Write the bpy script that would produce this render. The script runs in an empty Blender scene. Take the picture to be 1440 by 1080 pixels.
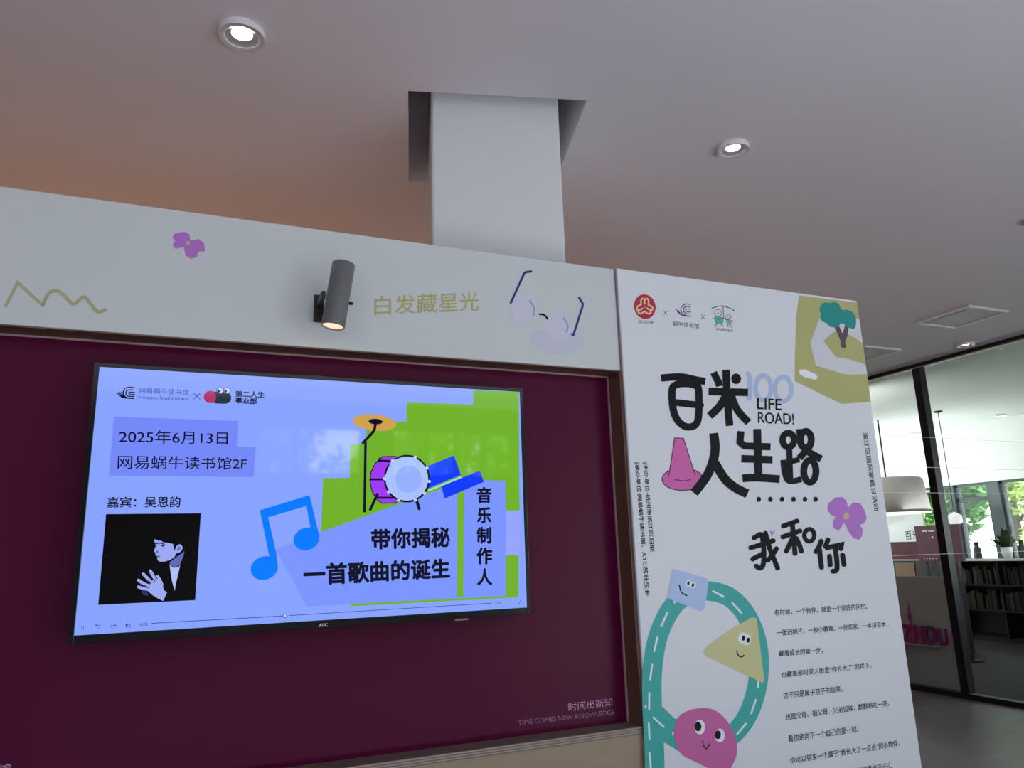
import bpy, bmesh, math, random
from mathutils import Vector, Matrix
from mathutils.geometry import tessellate_polygon
rnd = random.Random(7)
PI = math.pi
scene = bpy.context.scene
COL = scene.collection

# ------------------------------------------------------------------ camera
EYE = Vector((0.0, 0.0, 1.55))
FPX = 1047.22
YAW, PITCH, ROLL = 0.404820604, 0.222670834, -0.030983726
def camera_axes():
    c, s = math.cos, math.sin
    f0 = Vector((s(YAW), c(YAW), 0)); r0 = Vector((c(YAW), -s(YAW), 0)); up = Vector((0, 0, 1))
    fwd = f0 * c(PITCH) + up * s(PITCH); u1 = -f0 * s(PITCH) + up * c(PITCH)
    right = r0 * c(ROLL) + u1 * s(ROLL); u2 = -r0 * s(ROLL) + u1 * c(ROLL)
    return right, u2, fwd
RIGHT, UP, FWD = camera_axes()
cam_data = bpy.data.cameras.new('camera')
cam_data.sensor_width = 36.0
cam_data.lens = FPX / 1440.0 * 36.0
cam_data.clip_start = 0.05; cam_data.clip_end = 300
cam = bpy.data.objects.new('camera', cam_data); COL.objects.link(cam)
cam.matrix_world = Matrix(((RIGHT.x, UP.x, -FWD.x, EYE.x), (RIGHT.y, UP.y, -FWD.y, EYE.y),
                           (RIGHT.z, UP.z, -FWD.z, EYE.z), (0, 0, 0, 1)))
scene.camera = cam

# ------------------------------------------------------------------ view, world, sun, area lights
scene.view_settings.view_transform = 'Standard'
scene.view_settings.look = 'None'
scene.view_settings.exposure = 0.0
scene.view_settings.gamma = 1.0
scene.view_settings.use_curve_mapping = False

world = bpy.data.worlds.new('sky'); scene.world = world
world.use_nodes = True
wn = world.node_tree.nodes; wl = world.node_tree.links
wn['Background'].inputs['Color'].default_value = (0.90, 0.89, 1.0, 1)
wn['Background'].inputs['Strength'].default_value = 6.0

def light(name, kind, loc, energy, color=(1, 1, 1), rot=(0, 0, 0), **kw):
    d = bpy.data.lights.new(name, kind); d.energy = energy; d.color = color
    for k, v in kw.items(): setattr(d, k, v)
    o = bpy.data.objects.new(name, d); o.location = loc; o.rotation_euler = rot
    COL.objects.link(o); return o
light('sun', 'SUN', (0, 0, 30), 14.0, (1.0, 0.95, 0.86), (math.radians(-16), math.radians(-38), 0), angle=0.01)

# room dimensions (metres)
CEIL = 3.426
XL, XG, XR = -4.2, 7.161, 12.0
YF, YB, YB2 = -4.0, 10.0, 13.0
WINDOWS_FRONT = [(-4.0, -2.9), (0.55, 1.75), (2.05, 3.60), (3.95, 6.80)]        # windows behind the photographer; the leftmost is added for extra daylight
WIN_F_Z = [(0.12, 3.02), (2.42, 3.02), (2.42, 3.02), (0.12, 3.02)]
WINDOWS_RIGHT = [(-3.0, 2.9), (3.2, 5.4), (5.6, 8.13), (8.33, 8.92), (9.02, 12.4)]
WIN_R_Z = (1.2, 2.45)
def portal(name, loc, rot, sx, sy):
    o = light(name, 'AREA', loc, 1.0, (1, 1, 1), rot, shape='RECTANGLE', size=sx, size_y=sy)
    o.data.cycles.is_portal = True
for (a, b), z in zip(WINDOWS_FRONT, WIN_F_Z):
    portal('window_portal', ((a + b) / 2, YF - 0.12, sum(z) / 2), (PI / 2, 0, PI), b - a, z[1] - z[0])
for i, (a, b) in enumerate(WINDOWS_RIGHT):
    portal('window_portal', (XR + 0.12, (a + b) / 2, sum(WIN_R_Z) / 2), (PI / 2, 0, PI / 2), b - a, WIN_R_Z[1] - WIN_R_Z[0])
# warm lamps burning on the far side of the display wall, lighting the ceiling above it
light('warm_lamp', 'AREA', (-0.6, 4.7, 1.7), 13, (1.0, 0.50, 0.26), (PI, 0, 0), shape='RECTANGLE', size=3.6, size_y=0.5)
light('warm_lamp', 'AREA', (3.2, 5.2, 1.7), 6, (1.0, 0.60, 0.44), (PI, 0, 0), shape='RECTANGLE', size=3.0, size_y=0.5)
# unseen fill panels added to brighten the rooms; first one over the photographer
light('room_fill', 'AREA', (0.8, -1.3, CEIL - 0.05), 22, (0.96, 0.95, 1.0), (math.radians(28), 0, 0), shape='RECTANGLE', size=4.5, size_y=2.0)
light('room_fill', 'AREA', (3.4, -2.2, 0.25), 184, (0.91, 0.92, 1.0), (PI, 0, 0), shape='RECTANGLE', size=9.0, size_y=2.2)  # added fill near the floor, facing up to lift the ceiling
light('room_fill', 'AREA', (10.6, 9.6, 2.0), 74, (0.95, 1.0, 0.98), (PI, 0, 0), shape='RECTANGLE', size=2.0, size_y=4.0)  # added upward fill that brightens the far room's ceiling

light('room_fill', 'AREA', (7.5, 8.6, 2.9), 52, (1.0, 1.0, 0.96), (PI / 2, 0, -PI / 2), shape='RECTANGLE', size=4.0, size_y=0.5)  # added fill aimed at the lintel over the far windows

# ------------------------------------------------------------------ photo measurements -> points on real planes
def ray(u, v):
    return RIGHT * ((u - 720) / FPX) - UP * ((v - 540) / FPX) + FWD
def on_y(u, v, y):
    d = ray(u, v); return EYE + d * (y / d.y)
def on_x(u, v, x):
    d = ray(u, v); return EYE + d * (x / d.x)
def on_z(u, v, z):
    d = ray(u, v); return EYE + d * ((z - EYE.z) / d.z)
def zm(x0, y0, s):
    return lambda x, y: (x0 + x / s, y0 + y / s)

# ------------------------------------------------------------------ materials
MATS = {}
def srgb(r, g, b):
    f = lambda c: (c / 255) / 12.92 if c / 255 <= 0.04045 else (((c / 255) + 0.055) / 1.055) ** 2.4
    return (f(r), f(g), f(b), 1.0)
def mat(name, col, rough=0.6, metal=0.0, noise=0.0, nscale=8.0, bump=0.0, spec=0.5, coat=0.0, stretch=None):
    if name in MATS: return MATS[name]
    m = bpy.data.materials.new(name); m.use_nodes = True
    nt = m.node_tree; b = nt.nodes['Principled BSDF']
    b.inputs['Base Color'].default_value = col if len(col) == 4 else (*col, 1)
    b.inputs['Roughness'].default_value = rough; b.inputs['Metallic'].default_value = metal
    b.inputs['Specular IOR Level'].default_value = spec
    b.inputs['Coat Weight'].default_value = coat
    if noise or bump:
        tc = nt.nodes.new('ShaderNodeTexCoord'); mp = nt.nodes.new('ShaderNodeMapping')
        n = nt.nodes.new('ShaderNodeTexNoise'); n.inputs['Scale'].default_value = nscale; n.inputs['Detail'].default_value = 6
        nt.links.new(tc.outputs['Object'], mp.inputs['Vector']); nt.links.new(mp.outputs['Vector'], n.inputs['Vector'])
        if stretch: mp.inputs['Scale'].default_value = stretch
        if noise:
            mx = nt.nodes.new('ShaderNodeMix'); mx.data_type = 'RGBA'
            c = Vector(col[:3])
            mx.inputs[6].default_value = (*(c * (1 - noise)), 1); mx.inputs[7].default_value = (*[min(1, x) for x in c * (1 + noise)], 1)
            nt.links.new(n.outputs['Fac'], mx.inputs[0]); nt.links.new(mx.outputs[2], b.inputs['Base Color'])
        if bump:
            bp = nt.nodes.new('ShaderNodeBump'); bp.inputs['Strength'].default_value = bump; bp.inputs['Distance'].default_value = 0.01
            nt.links.new(n.outputs['Fac'], bp.inputs['Height']); nt.links.new(bp.outputs['Normal'], b.inputs['Normal'])
    MATS[name] = m; return m
def glow(name, col, strength=1.0, rough=0.04, base=(0.0, 0.0, 0.0, 1), spec=0.5):
    if name in MATS: return MATS[name]
    m = bpy.data.materials.new(name); m.use_nodes = True
    b = m.node_tree.nodes['Principled BSDF']
    b.inputs['Base Color'].default_value = base; b.inputs['Roughness'].default_value = rough
    b.inputs['Specular IOR Level'].default_value = spec
    b.inputs['Emission Color'].default_value = col; b.inputs['Emission Strength'].default_value = strength
    MATS[name] = m; return m
def glass_mat(name, tint=(0.93, 0.97, 0.95, 1)):
    if name in MATS: return MATS[name]
    m = bpy.data.materials.new(name); m.use_nodes = True
    nt = m.node_tree; nt.nodes.clear()
    out = nt.nodes.new('ShaderNodeOutputMaterial'); mx = nt.nodes.new('ShaderNodeMixShader')
    tr = nt.nodes.new('ShaderNodeBsdfTransparent'); tr.inputs['Color'].default_value = tint
    gl = nt.nodes.new('ShaderNodeBsdfGlossy'); gl.inputs['Roughness'].default_value = 0.0
    fr = nt.nodes.new('ShaderNodeFresnel'); fr.inputs['IOR'].default_value = 1.4
    ge = nt.nodes.new('ShaderNodeNewGeometry'); inv = nt.nodes.new('ShaderNodeMath'); inv.operation = 'SUBTRACT'; inv.inputs[0].default_value = 1.0
    mul = nt.nodes.new('ShaderNodeMath'); mul.operation = 'MULTIPLY'                  # one reflection per pane, at its outer face
    nt.links.new(ge.outputs['Backfacing'], inv.inputs[1]); nt.links.new(inv.outputs[0], mul.inputs[0]); nt.links.new(fr.outputs[0], mul.inputs[1])
    nt.links.new(mul.outputs[0], mx.inputs[0]); nt.links.new(tr.outputs[0], mx.inputs[1]); nt.links.new(gl.outputs[0], mx.inputs[2])
    nt.links.new(mx.outputs[0], out.inputs['Surface'])
    MATS[name] = m; return m

M_CEIL = mat('ceiling_paint', (0.785, 0.74, 0.80), 0.85, noise=0.015, nscale=3)  # mauve cast of bounced light is mixed into this colour
M_CEIL2 = mat('ceiling_paint_far', (0.80, 0.82, 0.80), 0.85, noise=0.015, nscale=3)
M_WALL = mat('wall_paint', (0.72, 0.70, 0.70), 0.8, noise=0.02, nscale=4)
M_WARMWALL = mat('warm_wood_wall', (0.45, 0.25, 0.14), 0.6, noise=0.15, nscale=5, stretch=(1, 1, 0.1))
M_COLUMN = mat('column_paint', (0.79, 0.83, 0.86), 0.7, noise=0.015, nscale=5)
M_WHITE = mat('white_board', (0.64, 0.695, 0.71), 0.38, noise=0.012, nscale=2)
M_POSTER = mat('poster_board', (0.755, 0.81, 0.875), 0.42, noise=0.01, nscale=2)
M_EDGE = mat('board_edge', (0.35, 0.33, 0.36), 0.5, noise=0.05)
M_MAG = mat('magenta_panel', (0.088, 0.002, 0.034), 0.34, noise=0.03, nscale=3, spec=0.13)
M_BROWN = mat('dark_brown_trim', (0.16, 0.078, 0.052), 0.5, noise=0.15, nscale=10, stretch=(1, 1, 0.2))
M_BEAD = mat('metal_bead', (0.45, 0.30, 0.30), 0.35, noise=0.04)
M_BLACK = mat('black_metal', (0.012, 0.012, 0.014), 0.35, noise=0.1, nscale=20)
M_GREYMETAL = mat('grey_lamp_metal', (0.135, 0.14, 0.15), 0.42, noise=0.03, nscale=30)
M_TRIM = mat('white_lamp_trim', (0.85, 0.83, 0.86), 0.25, noise=0.01)
M_BAFFLE = mat('lamp_baffle', (0.30, 0.27, 0.29), 0.35, noise=0.05)
M_TVBODY = mat('tv_black_plastic', (0.006, 0.006, 0.009), 0.16, noise=0.1)
M_VENT = mat('vent_metal', (0.52, 0.51, 0.52), 0.5, noise=0.03)
M_VENTFR = mat('vent_frame', (0.88, 0.87, 0.88), 0.4, noise=0.02)
M_GLASS = glass_mat('clear_glass')
M_WINGLASS = glass_mat('window_glass', (0.95, 0.98, 0.98, 1))
M_MULL = mat('window_frame_grey', (0.10, 0.125, 0.14), 0.5, noise=0.05)

def plywood():
    m = mat('plywood_face', (0.36, 0.28, 0.20), 0.55, noise=0.10, nscale=3, stretch=(2.2, 1, 9))
    return m
M_PLY = plywood()
def ply_edge():
    m = bpy.data.materials.new('plywood_edge'); m.use_nodes = True
    nt = m.node_tree; b = nt.nodes['Principled BSDF']; b.inputs['Roughness'].default_value = 0.6
    tc = nt.nodes.new('ShaderNodeTexCoord'); w = nt.nodes.new('ShaderNodeTexWave')
    w.wave_type = 'BANDS'; w.bands_direction = 'Z'; w.inputs['Scale'].default_value = 45; w.inputs['Distortion'].default_value = 1.2
    w.inputs['Detail'].default_value = 2
    r = nt.nodes.new('ShaderNodeValToRGB'); r.color_ramp.elements[0].color = (0.16, 0.12, 0.10, 1); r.color_ramp.elements[1].color = (0.42, 0.36, 0.31, 1)
    nt.links.new(tc.outputs['Object'], w.inputs['Vector']); nt.links.new(w.outputs['Fac'], r.inputs[0]); nt.links.new(r.outputs[0], b.inputs['Base Color'])
    return m
M_PLYEDGE = ply_edge()
def floor_mat():
    m = bpy.data.materials.new('grey_plank_floor'); m.use_nodes = True
    nt = m.node_tree; b = nt.nodes['Principled BSDF']; b.inputs['Roughness'].default_value = 0.34
    tc = nt.nodes.new('ShaderNodeTexCoord'); mp = nt.nodes.new('ShaderNodeMapping'); mp.inputs['Rotation'].default_value = (0, 0, 0.28)
    br = nt.nodes.new('ShaderNodeTexBrick'); br.inputs['Scale'].default_value = 1.0
    br.inputs['Brick Width'].default_value = 1.6; br.inputs['Row Height'].default_value = 0.55
    br.inputs['Mortar Size'].default_value = 0.004; br.inputs['Color1'].default_value = (0.165, 0.145, 0.16, 1)
    br.inputs['Color2'].default_value = (0.22, 0.195, 0.212, 1); br.inputs['Mortar'].default_value = (0.13, 0.118, 0.126, 1)
    n = nt.nodes.new('ShaderNodeTexNoise'); n.inputs['Scale'].default_value = 2.2; n.inputs['Detail'].default_value = 8
    mp2 = nt.nodes.new('ShaderNodeMapping'); mp2.inputs['Scale'].default_value = (1, 5, 1); mp2.inputs['Rotation'].default_value = (0, 0, 0.28)
    mx = nt.nodes.new('ShaderNodeMix'); mx.data_type = 'RGBA'; mx.blend_type = 'MULTIPLY'; mx.inputs[0].default_value = 0.55
    r = nt.nodes.new('ShaderNodeValToRGB'); r.color_ramp.elements[0].position = 0.35; r.color_ramp.elements[0].color = (0.6, 0.6, 0.6, 1); r.color_ramp.elements[1].position = 0.7
    L = nt.links.new
    L(tc.outputs['Object'], mp.inputs[0]); L(mp.outputs[0], br.inputs[0]); L(tc.outputs['Object'], mp2.inputs[0]); L(mp2.outputs[0], n.inputs[0])
    L(n.outputs['Fac'], r.inputs[0]); L(br.outputs['Color'], mx.inputs[6]); L(r.outputs[0], mx.inputs[7]); L(mx.outputs[2], b.inputs['Base Color'])
    return m
M_FLOOR = floor_mat()

# ------------------------------------------------------------------ object helpers
def finish(name, bm, m, parent=None, smooth=False):
    me = bpy.data.meshes.new(name)
    bmesh.ops.recalc_face_normals(bm, faces=bm.faces)
    bm.to_mesh(me); bm.free()
    for x in (m if isinstance(m, (list, tuple)) else [m]): me.materials.append(x)
    if smooth:
        for p in me.polygons: p.use_smooth = True
    o = bpy.data.objects.new(name, me); COL.objects.link(o)
    if parent is not None:
        o.parent = parent
        if parent.type == 'EMPTY' or parent.parent: pass
    return o
def place(o, parent):
    """keep world coordinates while parenting (parents are placed by translation only)"""
    bpy.context.view_layer.update()
    o.parent = parent; o.matrix_parent_inverse = parent.matrix_world.inverted()
    return o
def thing(name, label, cat, loc=(0, 0, 0), group=None, rotz=0.0):
    o = bpy.data.objects.new(name, None); COL.objects.link(o); o.location = loc; o.rotation_euler = (0, 0, rotz)
    o.empty_display_size = 0.1
    o['label'] = label; o['category'] = cat
    if group: o['group'] = group
    return o
def tag(o, label, cat, group=None, kind=None):
    o['label'] = label; o['category'] = cat
    if group: o['group'] = group
    if kind: o['kind'] = kind
    return o
def box(bm, lo, hi, mi=0, bevel=0.0):
    x0, y0, z0 = lo; x1, y1, z1 = hi
    v = [bm.verts.new(p) for p in ((x0, y0, z0), (x1, y0, z0), (x1, y1, z0), (x0, y1, z0), (x0, y0, z1), (x1, y0, z1), (x1, y1, z1), (x0, y1, z1))]
    fs = [bm.faces.new([v[i] for i in q]) for q in ((0, 3, 2, 1), (4, 5, 6, 7), (0, 1, 5, 4), (1, 2, 6, 5), (2, 3, 7, 6), (3, 0, 4, 7))]
    for f in fs: f.material_index = mi
    if bevel:
        es = list({e for f in fs for e in f.edges})
        bmesh.ops.bevel(bm, geom=es, offset=bevel, segments=2, affect='EDGES', profile=0.5)
    return v
def boxes(name, spec, m, parent=None, bevel=0.0):
    bm = bmesh.new()
    for lo, hi in spec: box(bm, lo, hi, 0, bevel)
    o = finish(name, bm, m)
    if parent is not None: place(o, parent)
    return o
def lathe(bm, prof, axis=(0, 0, 1), origin=(0, 0, 0), seg=40, mi=None):
    ax = Vector(axis).normalized(); q = Vector((0, 0, 1)).rotation_difference(ax)
    rings = []
    for r, h in prof:
        ring = []
        for k in range(seg):
            a = 2 * PI * k / seg
            ring.append(bm.verts.new(Vector(origin) + q @ Vector((max(r, 1e-5) * math.cos(a), max(r, 1e-5) * math.sin(a), h))))
        rings.append(ring)
    for i in range(len(rings) - 1):
        for k in range(seg):
            f = bm.faces.new((rings[i][k], rings[i][(k + 1) % seg], rings[i + 1][(k + 1) % seg], rings[i + 1][k]))
            f.smooth = True
            if mi: f.material_index = mi[i]
def lathe_obj(name, prof, m, parent=None, axis=(0, 0, 1), origin=(0, 0, 0), seg=40):
    bm = bmesh.new(); lathe(bm, prof, axis, origin, seg)
    o = finish(name, bm, m)
    for e in o.data.edges: pass
    if parent is not None: place(o, parent)
    return o
def tube(bm, pts, r, seg=8, mi=0):
    pts = [Vector(p) for p in pts]; prev = None
    for i, p in enumerate(pts):
        d = (pts[min(i + 1, len(pts) - 1)] - pts[max(i - 1, 0)]).normalized()
        a = Vector((1, 0, 0)) if abs(d.x) < 0.8 else Vector((0, 1, 0))
        n1 = d.cross(a).normalized(); n2 = d.cross(n1)
        ring = [bm.verts.new(p + (n1 * math.cos(2 * PI * k / seg) + n2 * math.sin(2 * PI * k / seg)) * r) for k in range(seg)]
        if prev:
            for k in range(seg): bm.faces.new((prev[k], prev[(k + 1) % seg], ring[(k + 1) % seg], ring[k])).material_index = mi
        else: bm.faces.new(ring).material_index = mi
        prev = ring
    bm.faces.new(prev).material_index = mi
def struct(o, label):
    o['kind'] = 'structure'; o['label'] = label; return o

# ------------------------------------------------------------------ flat graphics: printed or shown shapes on a plane y = const
def smooth_path(pts, n=6, closed=False):
    P = [Vector((p[0], p[1])) for p in pts]; out = []; N = len(P)
    rng = range(N if closed else N - 1)
    for i in rng:
        p0 = P[(i - 1) % N] if closed else P[max(i - 1, 0)]
        p1 = P[i]; p2 = P[(i + 1) % N]; p3 = P[(i + 2) % N] if closed else P[min(i + 2, N - 1)]
        for k in range(n):
            t = k / n
            out.append(0.5 * ((2 * p1) + (p2 - p0) * t + (2 * p0 - 5 * p1 + 4 * p2 - p3) * t * t + (3 * p1 - p0 - 3 * p2 + p3) * t ** 3))
    if not closed: out.append(P[-1])
    return [(p.x, p.y) for p in out]
_glyphs = {}
def glyph_mesh(body, bold, res, offset=0.0):
    key = (body, res, offset)
    if key in _glyphs: return _glyphs[key]
    c = bpy.data.curves.new('t', 'FONT'); c.body = body; c.resolution_u = res; c.offset = offset; c.size = 1
    o = bpy.data.objects.new('t', c); COL.objects.link(o)
    bpy.context.view_layer.update()
    dg = bpy.context.evaluated_depsgraph_get(); ev = o.evaluated_get(dg); me = ev.to_mesh()
    vs = [(v.co.x, v.co.y) for v in me.vertices]; fs = [tuple(p.vertices) for p in me.polygons]
    ev.to_mesh_clear(); bpy.data.objects.remove(o); bpy.data.curves.remove(c)
    _glyphs[key] = (vs, fs); return vs, fs
class Art:
    """collects flat shapes measured on the photo and lays them on the real plane y = Y (or x = X)"""
    def __init__(s, Y, off=0.0008, px=None, xmax=None, axis='y', zmin=None):
        s.Y, s.off, s.px, s.xmax, s.axis, s.zmin = Y, off, px or (lambda x, y: (x, y)), xmax, axis, zmin
        s.bm = bmesh.new(); s.mats = []; s.n = 0
    def use(s, px): s.px = px; return s
    def _mi(s, m):
        if m not in s.mats: s.mats.append(m)
        return s.mats.index(m)
    def _pt(s, u, v):
        d = s.off + s.n * 2.5e-5
        p = on_y(u, v, s.Y) if s.axis == 'y' else on_x(u, v, s.Y)
        if s.axis == 'y': p.y -= d
        else: p.x -= d
        if s.xmax is not None and p.x > s.xmax: p.x = s.xmax
        if s.zmin is not None and p.z < s.zmin: p.z = s.zmin
        return p
    def _faces(s, pts, faces, m):
        mi = s._mi(m); vs = [s.bm.verts.new(s._pt(u, v)) for u, v in pts]
        for f in faces:
            try: s.bm.faces.new([vs[i] for i in f]).material_index = mi
            except ValueError: pass
        s.n += 1
    def poly(s, pts, m, smooth=0):
        if smooth: pts = smooth_path(pts, smooth, True)
        P = [s.px(*p) for p in pts]
        tri = tessellate_polygon([[Vector((a, b, 0)) for a, b in P]])
        s._faces(P, tri, m); return s
    def ellipse(s, cx, cy, rx, ry, m, rot=0, n=32):
        c, sn = math.cos(rot), math.sin(rot); pts = []
        for k in range(n):
            a = 2 * PI * k / n; x, y = rx * math.cos(a), ry * math.sin(a)
            pts.append((cx + x * c - y * sn, cy + x * sn + y * c))
        return s.poly(pts, m)
    def stroke(s, pts, w, m, smooth=0, closed=False, cap=True):
        if smooth: pts = smooth_path(pts, smooth, closed)
        P = [Vector(s.px(*p)) for p in pts]
        k0 = s.px(0, 0); k1 = s.px(1, 0); w = w * (k1[0] - k0[0])
        N = len(P); L, R = [], []
        for i in range(N):
            a = P[(i - 1) % N] if (closed or i > 0) else P[i]
            b = P[(i + 1) % N] if (closed or i < N - 1) else P[i]
            d0 = (P[i] - a); d1 = (b - P[i])
            d0 = d0.normalized() if d0.length > 1e-9 else None; d1 = d1.normalized() if d1.length > 1e-9 else None
            d = ((d0 or d1) + (d1 or d0)); d = d.normalized() if d.length > 1e-6 else (d0 or d1)
            nrm = Vector((-d.y, d.x)); k = 1.0
            if d0 and d1: k = 1 / max(0.6, math.sqrt(max(0.01, (1 + d0.dot(d1)) / 2)))
            L.append(P[i] + nrm * w / 2 * k); R.append(P[i] - nrm * w / 2 * k)
        pts2 = [tuple(p) for p in L + R]; faces = []
        for i in range(N if closed else N - 1):
            j = (i + 1) % N; faces.append((i, j, N + j, N + i))
        s._faces(pts2, faces, m)
        if cap and not closed:
            for c, d in ((P[0], P[0] - P[1]), (P[-1], P[-1] - P[-2])):
                a0 = math.atan2(d.y, d.x)
                fan = [(c.x + w / 2 * math.cos(a0 - PI / 2 + PI * k / 8), c.y + w / 2 * math.sin(a0 - PI / 2 + PI * k / 8)) for k in range(9)]
                s._faces(fan, [tuple(range(9))], m); s.n -= 1
        return s
    def ring(s, cx, cy, rx, ry, w, m, rot=0):
        c, sn = math.cos(rot), math.sin(rot)
        pts = [(cx + rx * math.cos(a) * c - ry * math.sin(a) * sn, cy + rx * math.cos(a) * sn + ry * math.sin(a) * c) for a in [2 * PI * k / 32 for k in range(32)]]
        return s.stroke(pts, w, m, closed=True)
    def text(s, body, corners, m, bold=0.0, res=3):
        vs, fs = glyph_mesh(body, bold, res)
        if not vs: return s
        x0 = min(v[0] for v in vs); x1 = max(v[0] for v in vs); y0 = min(v[1] for v in vs); y1 = max(v[1] for v in vs)
        tl, tr, br, bl = [s._pt(*s.px(*c)) for c in corners]
        mi = s._mi(m)
        shifts = [(0, 0)]
        if bold >= 0.02: shifts += [(math.cos(k * PI / 4) * bold, math.sin(k * PI / 4) * bold) for k in range(8)]
        elif bold > 0: shifts = [(-bold, 0), (bold, 0), (0, bold * 0.7), (0, -bold * 0.7)]
        for j, (sx, sy) in enumerate(shifts):
            dep = Vector((0, -4e-6 * j, 0)) if s.axis == 'y' else Vector((-4e-6 * j, 0, 0)); bv = []
            for x, y in vs:
                a = (x + sx - x0) / (x1 - x0); b = (y + sy - y0) / (y1 - y0)
                bv.append(s.bm.verts.new((bl * (1 - a) + br * a) * (1 - b) + (tl * (1 - a) + tr * a) * b + dep))
            for f in fs:
                try: s.bm.faces.new([bv[i] for i in f]).material_index = mi
                except ValueError: pass
        s.n += 1; return s
    def build(s, name, parent, label=None):
        me = bpy.data.meshes.new(name); s.bm.to_mesh(me); s.bm.free()
        for m in s.mats: me.materials.append(m)
        o = bpy.data.objects.new(name, me); COL.objects.link(o)
        place(o, parent)
        if label: o['label'] = label
        return o
def rect(x0, y0, x1, y1): return [(x0, y0), (x1, y0), (x1, y1), (x0, y1)]

# ================================================================== SETTING
bm = bmesh.new(); box(bm, (XL, YF, -0.1), (XG + 0.09, YB2, 0.0)); struct(finish('floor', bm, M_FLOOR), 'grey floor with faint plank grain')
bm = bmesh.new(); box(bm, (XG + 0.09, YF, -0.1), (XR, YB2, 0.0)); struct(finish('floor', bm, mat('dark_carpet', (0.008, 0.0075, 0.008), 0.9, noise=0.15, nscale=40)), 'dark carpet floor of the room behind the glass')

# recess around the column: a hole in the ceiling, turned about 16 degrees
A = on_z(574, 128, CEIL); B = on_z(825, 141, CEIL); Cc = on_z(581, 256, CEIL)
U = (B - A); WID = U.length; U.normalize(); V = Vector((-U.y, U.x, 0)); DEP = (Cc - A).dot(V)
hole = [A, A + U * WID, A + U * WID + V * DEP, A + V * DEP]
bm = bmesh.new()
outer = [bm.verts.new(p) for p in ((XL, YF, CEIL), (XG, YF, CEIL), (XG, YB2, CEIL), (XL, YB2, CEIL))]
inner = [bm.verts.new(p) for p in hole]
es = [bm.edges.new((outer[i], outer[(i + 1) % 4])) for i in range(4)] + [bm.edges.new((inner[i], inner[(i + 1) % 4])) for i in range(4)]
bmesh.ops.triangle_fill(bm, edges=es, use_beauty=True)
top = [bm.verts.new(p + Vector((0, 0, 0.42))) for p in hole]
for i in range(4): bm.faces.new((inner[i], inner[(i + 1) % 4], top[(i + 1) % 4], top[i]))
bm.faces.new(top)
ceil = finish('ceiling', bm, M_CEIL); struct(ceil, 'pale ceiling, mauve bounce light put into its colour, with a square recess around the column')
bm = bmesh.new(); box(bm, (XG, YF, CEIL), (XR + 0.2, YB2, CEIL + 0.12))
struct(finish('ceiling', bm, M_CEIL2), 'white ceiling of the room behind the glass')
bm = bmesh.new(); box(bm, (XL - 0.3, YF - 0.3, CEIL + 0.5), (XR + 0.9, YB2 + 0.3, CEIL + 0.6)); struct(finish('roof', bm, M_WALL), 'unseen slab over the rooms, added to block light')  # added above the ceilings to keep outside light from leaking in

# column through the recess
GAP = 0.085
fp = A + V * GAP                                   # a point of the front face
def on_front(u, v):
    d = ray(u, v); t = (fp - EYE).dot(V) / d.dot(V); return EYE + d * t
cl = on_front(607.5, 240); cr = on_front(789.5, 240)
sl = (cl - A).dot(U); sr = (cr - A).dot(U)
def colpt(s, t, z): p = A + U * s + V * t; return (p.x, p.y, z)
bm = bmesh.new()
q = [bm.verts.new(colpt(s, t, z)) for z in (0, CEIL + 0.42) for s, t in ((sl, GAP), (sr, GAP), (sr, DEP - GAP), (sl, DEP - GAP))]
for i in range(4): bm.faces.new((q[i], q[(i + 1) % 4], q[4 + (i + 1) % 4], q[4 + i]))
bm.faces.new(q[:4]); bm.faces.new(q[4:])
bmesh.ops.bevel(bm, geom=[e for e in bm.edges if abs(e.verts[0].co.z - e.verts[1].co.z) > 1], offset=0.006, segments=2, affect='EDGES')
struct(finish('column', bm, M_COLUMN), 'square white column rising behind the display wall into the ceiling recess')

def wall_with_windows(name, axis, at, lo, hi, wins, wz, thick, m, label):
    """a wall at x=at or y=at running lo..hi with window openings, one mesh"""
    bm = bmesh.new()
    def bx(a, b, z0, z1):
        if axis == 'y': box(bm, (a, min(at, at + thick), z0), (b, max(at, at + thick), z1))
        else: box(bm, (min(at, at + thick), a, z0), (max(at, at + thick), b, z1))
    cur = lo
    for i, (a, b) in enumerate(wins):
        z0, z1 = wz[i] if isinstance(wz, list) else wz
        bx(cur, a, 0, CEIL + 0.12); bx(a, b, 0, z0); bx(a, b, z1, CEIL + 0.12); cur = b
    bx(cur, hi, 0, CEIL + 0.12)
    return struct(finish(name, bm, m), label)
wall_with_windows('wall_front', 'y', YF, XL - 0.2, XR, WINDOWS_FRONT, WIN_F_Z, -0.2, mat('dark_window_wall', (0.16, 0.15, 0.155), 0.7, noise=0.05), 'window wall behind the photographer')
wall_with_windows('wall_right', 'x', XR, YF, YB2, WINDOWS_RIGHT, WIN_R_Z, 0.2, M_MULL, 'far window wall of the room behind the glass')
boxes('lintel', [((XR - 0.06, YF, WIN_R_Z[1] + 0.0), (XR - 0.002, YB2, CEIL))], M_CEIL2)['kind'] = 'structure'
bpy.data.objects['lintel'].name = 'trim_1'
struct(bpy.data.objects['trim_1'], 'pale lintel band above the far windows')
struct(boxes('wall_left', [((XL - 0.2, YF, 0), (XL, YB2, CEIL))], M_WALL), 'left wall of the room')
struct(boxes('wall_back', [((XL, YB, 0), (XG - 0.02, YB + 0.15, CEIL))], M_WARMWALL), 'wood panelled back wall beyond the display wall')
struct(boxes('wall_back', [((XG, YB2, 0), (XR, YB2 + 0.15, CEIL))], M_WALL), 'end wall of the room behind the glass')

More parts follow.
